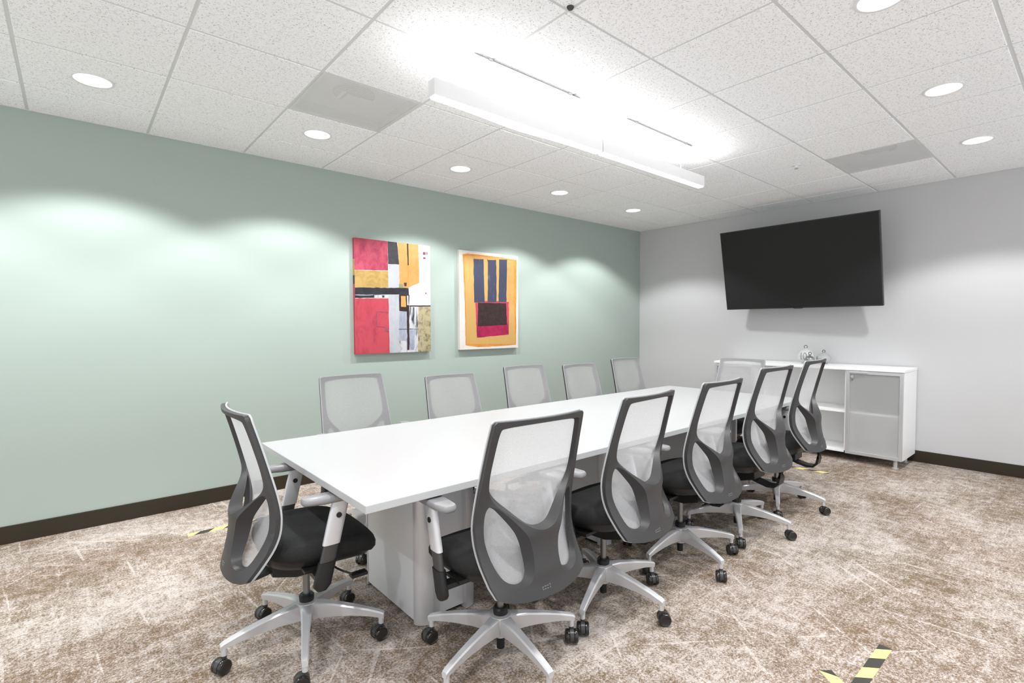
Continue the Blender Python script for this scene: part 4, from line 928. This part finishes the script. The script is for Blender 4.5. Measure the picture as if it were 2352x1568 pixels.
# caster: hood, and two wheels; axis along local y, trailing along +x
bm = nb()
prof = [(.020 * math.cos(a), .030 + .0285 * math.sin(a)) for a in [R(d) for d in range(-20, 201, 20)]]
prism(bm, [(x * 1.42, z) for x, z in prof], 1, -.0085, .0085); cyl(bm, (-.012, 0, .052), .010, .018, 2, 14)
C0['caster'] = mesh_of('caster', bm, M['hood'], 40)
bm = nb(); W_ = []
for sgn in (1, -1):
    A = []
    for y, r_ in ((.0095, .010), (.0095, .0265), (.012, .0285), (.022, .0285), (.0255, .0262), (.0262, .0235), (.0245, .021), (.0245, .0)):
        A.append((y, r_))
    rings = []
    for y, r_ in A:
        if r_ < 1e-6: rings.append([bm.verts.new((0, sgn * y, .0288))])
        else: rings.append([bm.verts.new((r_ * math.cos(2 * PI * i / 28), sgn * y, .0288 + r_ * math.sin(2 * PI * i / 28))) for i in range(28)])
    for P_, Q_ in zip(rings, rings[1:]):
        for i in range(28):
            j = (i + 1) % 28
            if len(Q_) == 1: bm.faces.new((P_[i], P_[j], Q_[0]))
            else: bm.faces.new((P_[i], P_[j], Q_[j], Q_[i]))
    bm.faces.new(rings[0])
    W_.append(mesh_of('wheel', bm, M['wheel'], 35)); bm = nb()
bm.free()

def put(name, me, parent, loc=(0, 0, 0), rz=0.0):
    o = bpy.data.objects.new(name, me); COL.objects.link(o); o.parent = parent; o.location = loc; o.rotation_euler = (0, 0, rz)
    return o
def chair(x, y, yaw_, phi, lift, label, group, castyaw=None, seed=0, back=None):
    t_ = thing('office_chair', label, 'chair', (x, y, 0), R(yaw_), group)
    up = (0, 0, lift)
    for nm in ('back_shell', 'back_trim', 'mesh_panel', 'seat_cushion', 'seat_pan', 'mechanism', 'back_bracket', 'lever'):
        high = back is not None
        o = put(nm, C0['back_bracket_low' if high and nm == 'back_bracket' else nm], t_, (0, 0, back) if high and nm in ('back_shell', 'back_trim', 'mesh_panel') else up)
        if nm == 'back_shell': put('emblem', C0['emblem'], o)
        if nm == 'back_trim': o['label'] = 'pale grey rim'
        if nm == 'mesh_panel': o['label'] = 'pale see-through net'
    for s_ in (1, -1):
        A = ARMS[s_]; a = put('armrest', A['armrest'], t_)
        for nm in ('arm_pad', 'arm_sleeve', 'arm_socket', 'button', 'arm_bracket'): put(nm, A[nm], a)
    for nm in ('lower_tube', 'hub', 'collar', 'gas_lift'): put(nm, C0[nm], t_)
    rnd = random.Random(seed)
    for k in range(5):
        a = R(phi + 72 * k - yaw_)
        put('leg', C0['leg'], t_, (0, 0, 0), a)
        ca = castyaw[k] if castyaw else rnd.uniform(0, 360)
        ca = R(ca - yaw_)
        cx, cy = .313 * math.cos(a), .313 * math.sin(a)
        c_ = put('caster', C0['caster'], t_, (cx + .012 * math.cos(ca), cy + .012 * math.sin(ca), 0), ca)
        put('wheel', W_[0], c_); put('wheel', W_[1], c_)
    return t_
NEAR = 'office chairs along the near side of the table'
FAR = 'office chairs along the green wall side of the table'
chair(-5.501, -2.250, -91.8, 34.2, -.022, 'office chair alone at the left end of the table, seen from its side', 'office chairs at the table ends', [195, 200, 205, 165, 190])
chair(-4.942, -2.877, -2.6, 48.8, -.029, 'office chair with its back to us, nearest of the row of five', NEAR, [200, 185, 215, 230, 231])
chair(-4.289, -2.874, 4.6, 59.0, -.010, 'office chair with its back to us, second nearest of the row of five', NEAR, [200, 220, 225, 318, 235])
chair(-3.589, -2.868, 1.2, 36.6, -.001, 'office chair with its back to us, middle of the row of five', NEAR, [200, 210, 200, 215, 236])
chair(-2.938, -2.887, -0.7, 66.3, .0, 'office chair with its back to us, fourth in the row, backrest set high', NEAR, [235, 220, 215, 320, 240], 0, .040)
chair(-2.279, -2.873, 3.4, 60.1, .0, 'office chair with its back to us, last in the row before the sideboard', NEAR, [235, 220, 215, 330, 240], 0, .051)
far = [(-4.840, -1.465, 183.0, -.022), (-4.105, -1.50, 180.5, -.066), (-3.390, -1.52, 179.5, -.035), (-2.685, -1.50, 179.5, -.060), (-1.995, -1.50, 179.8, -.034)]
nm5 = ['pale mesh chair facing us below the red and white painting, nearest along the green wall', 'pale mesh chair facing us below the orange painting, second along the green wall',
       'pale mesh chair facing us, third along the green wall, in the middle', 'pale mesh chair facing us, fourth along the green wall', 'pale mesh chair facing us nearest the room corner, fifth along the green wall']
for k, (x, y, yw, l) in enumerate(far):
    chair(x, y, yw, 20 + 31 * k, l, nm5[k], FAR, None, k + 3)
chair(-1.620, -2.176, 90.7, 40, -.027, 'pale mesh chair at the far end of the table in front of the sideboard', 'office chairs at the table ends', None, 11)
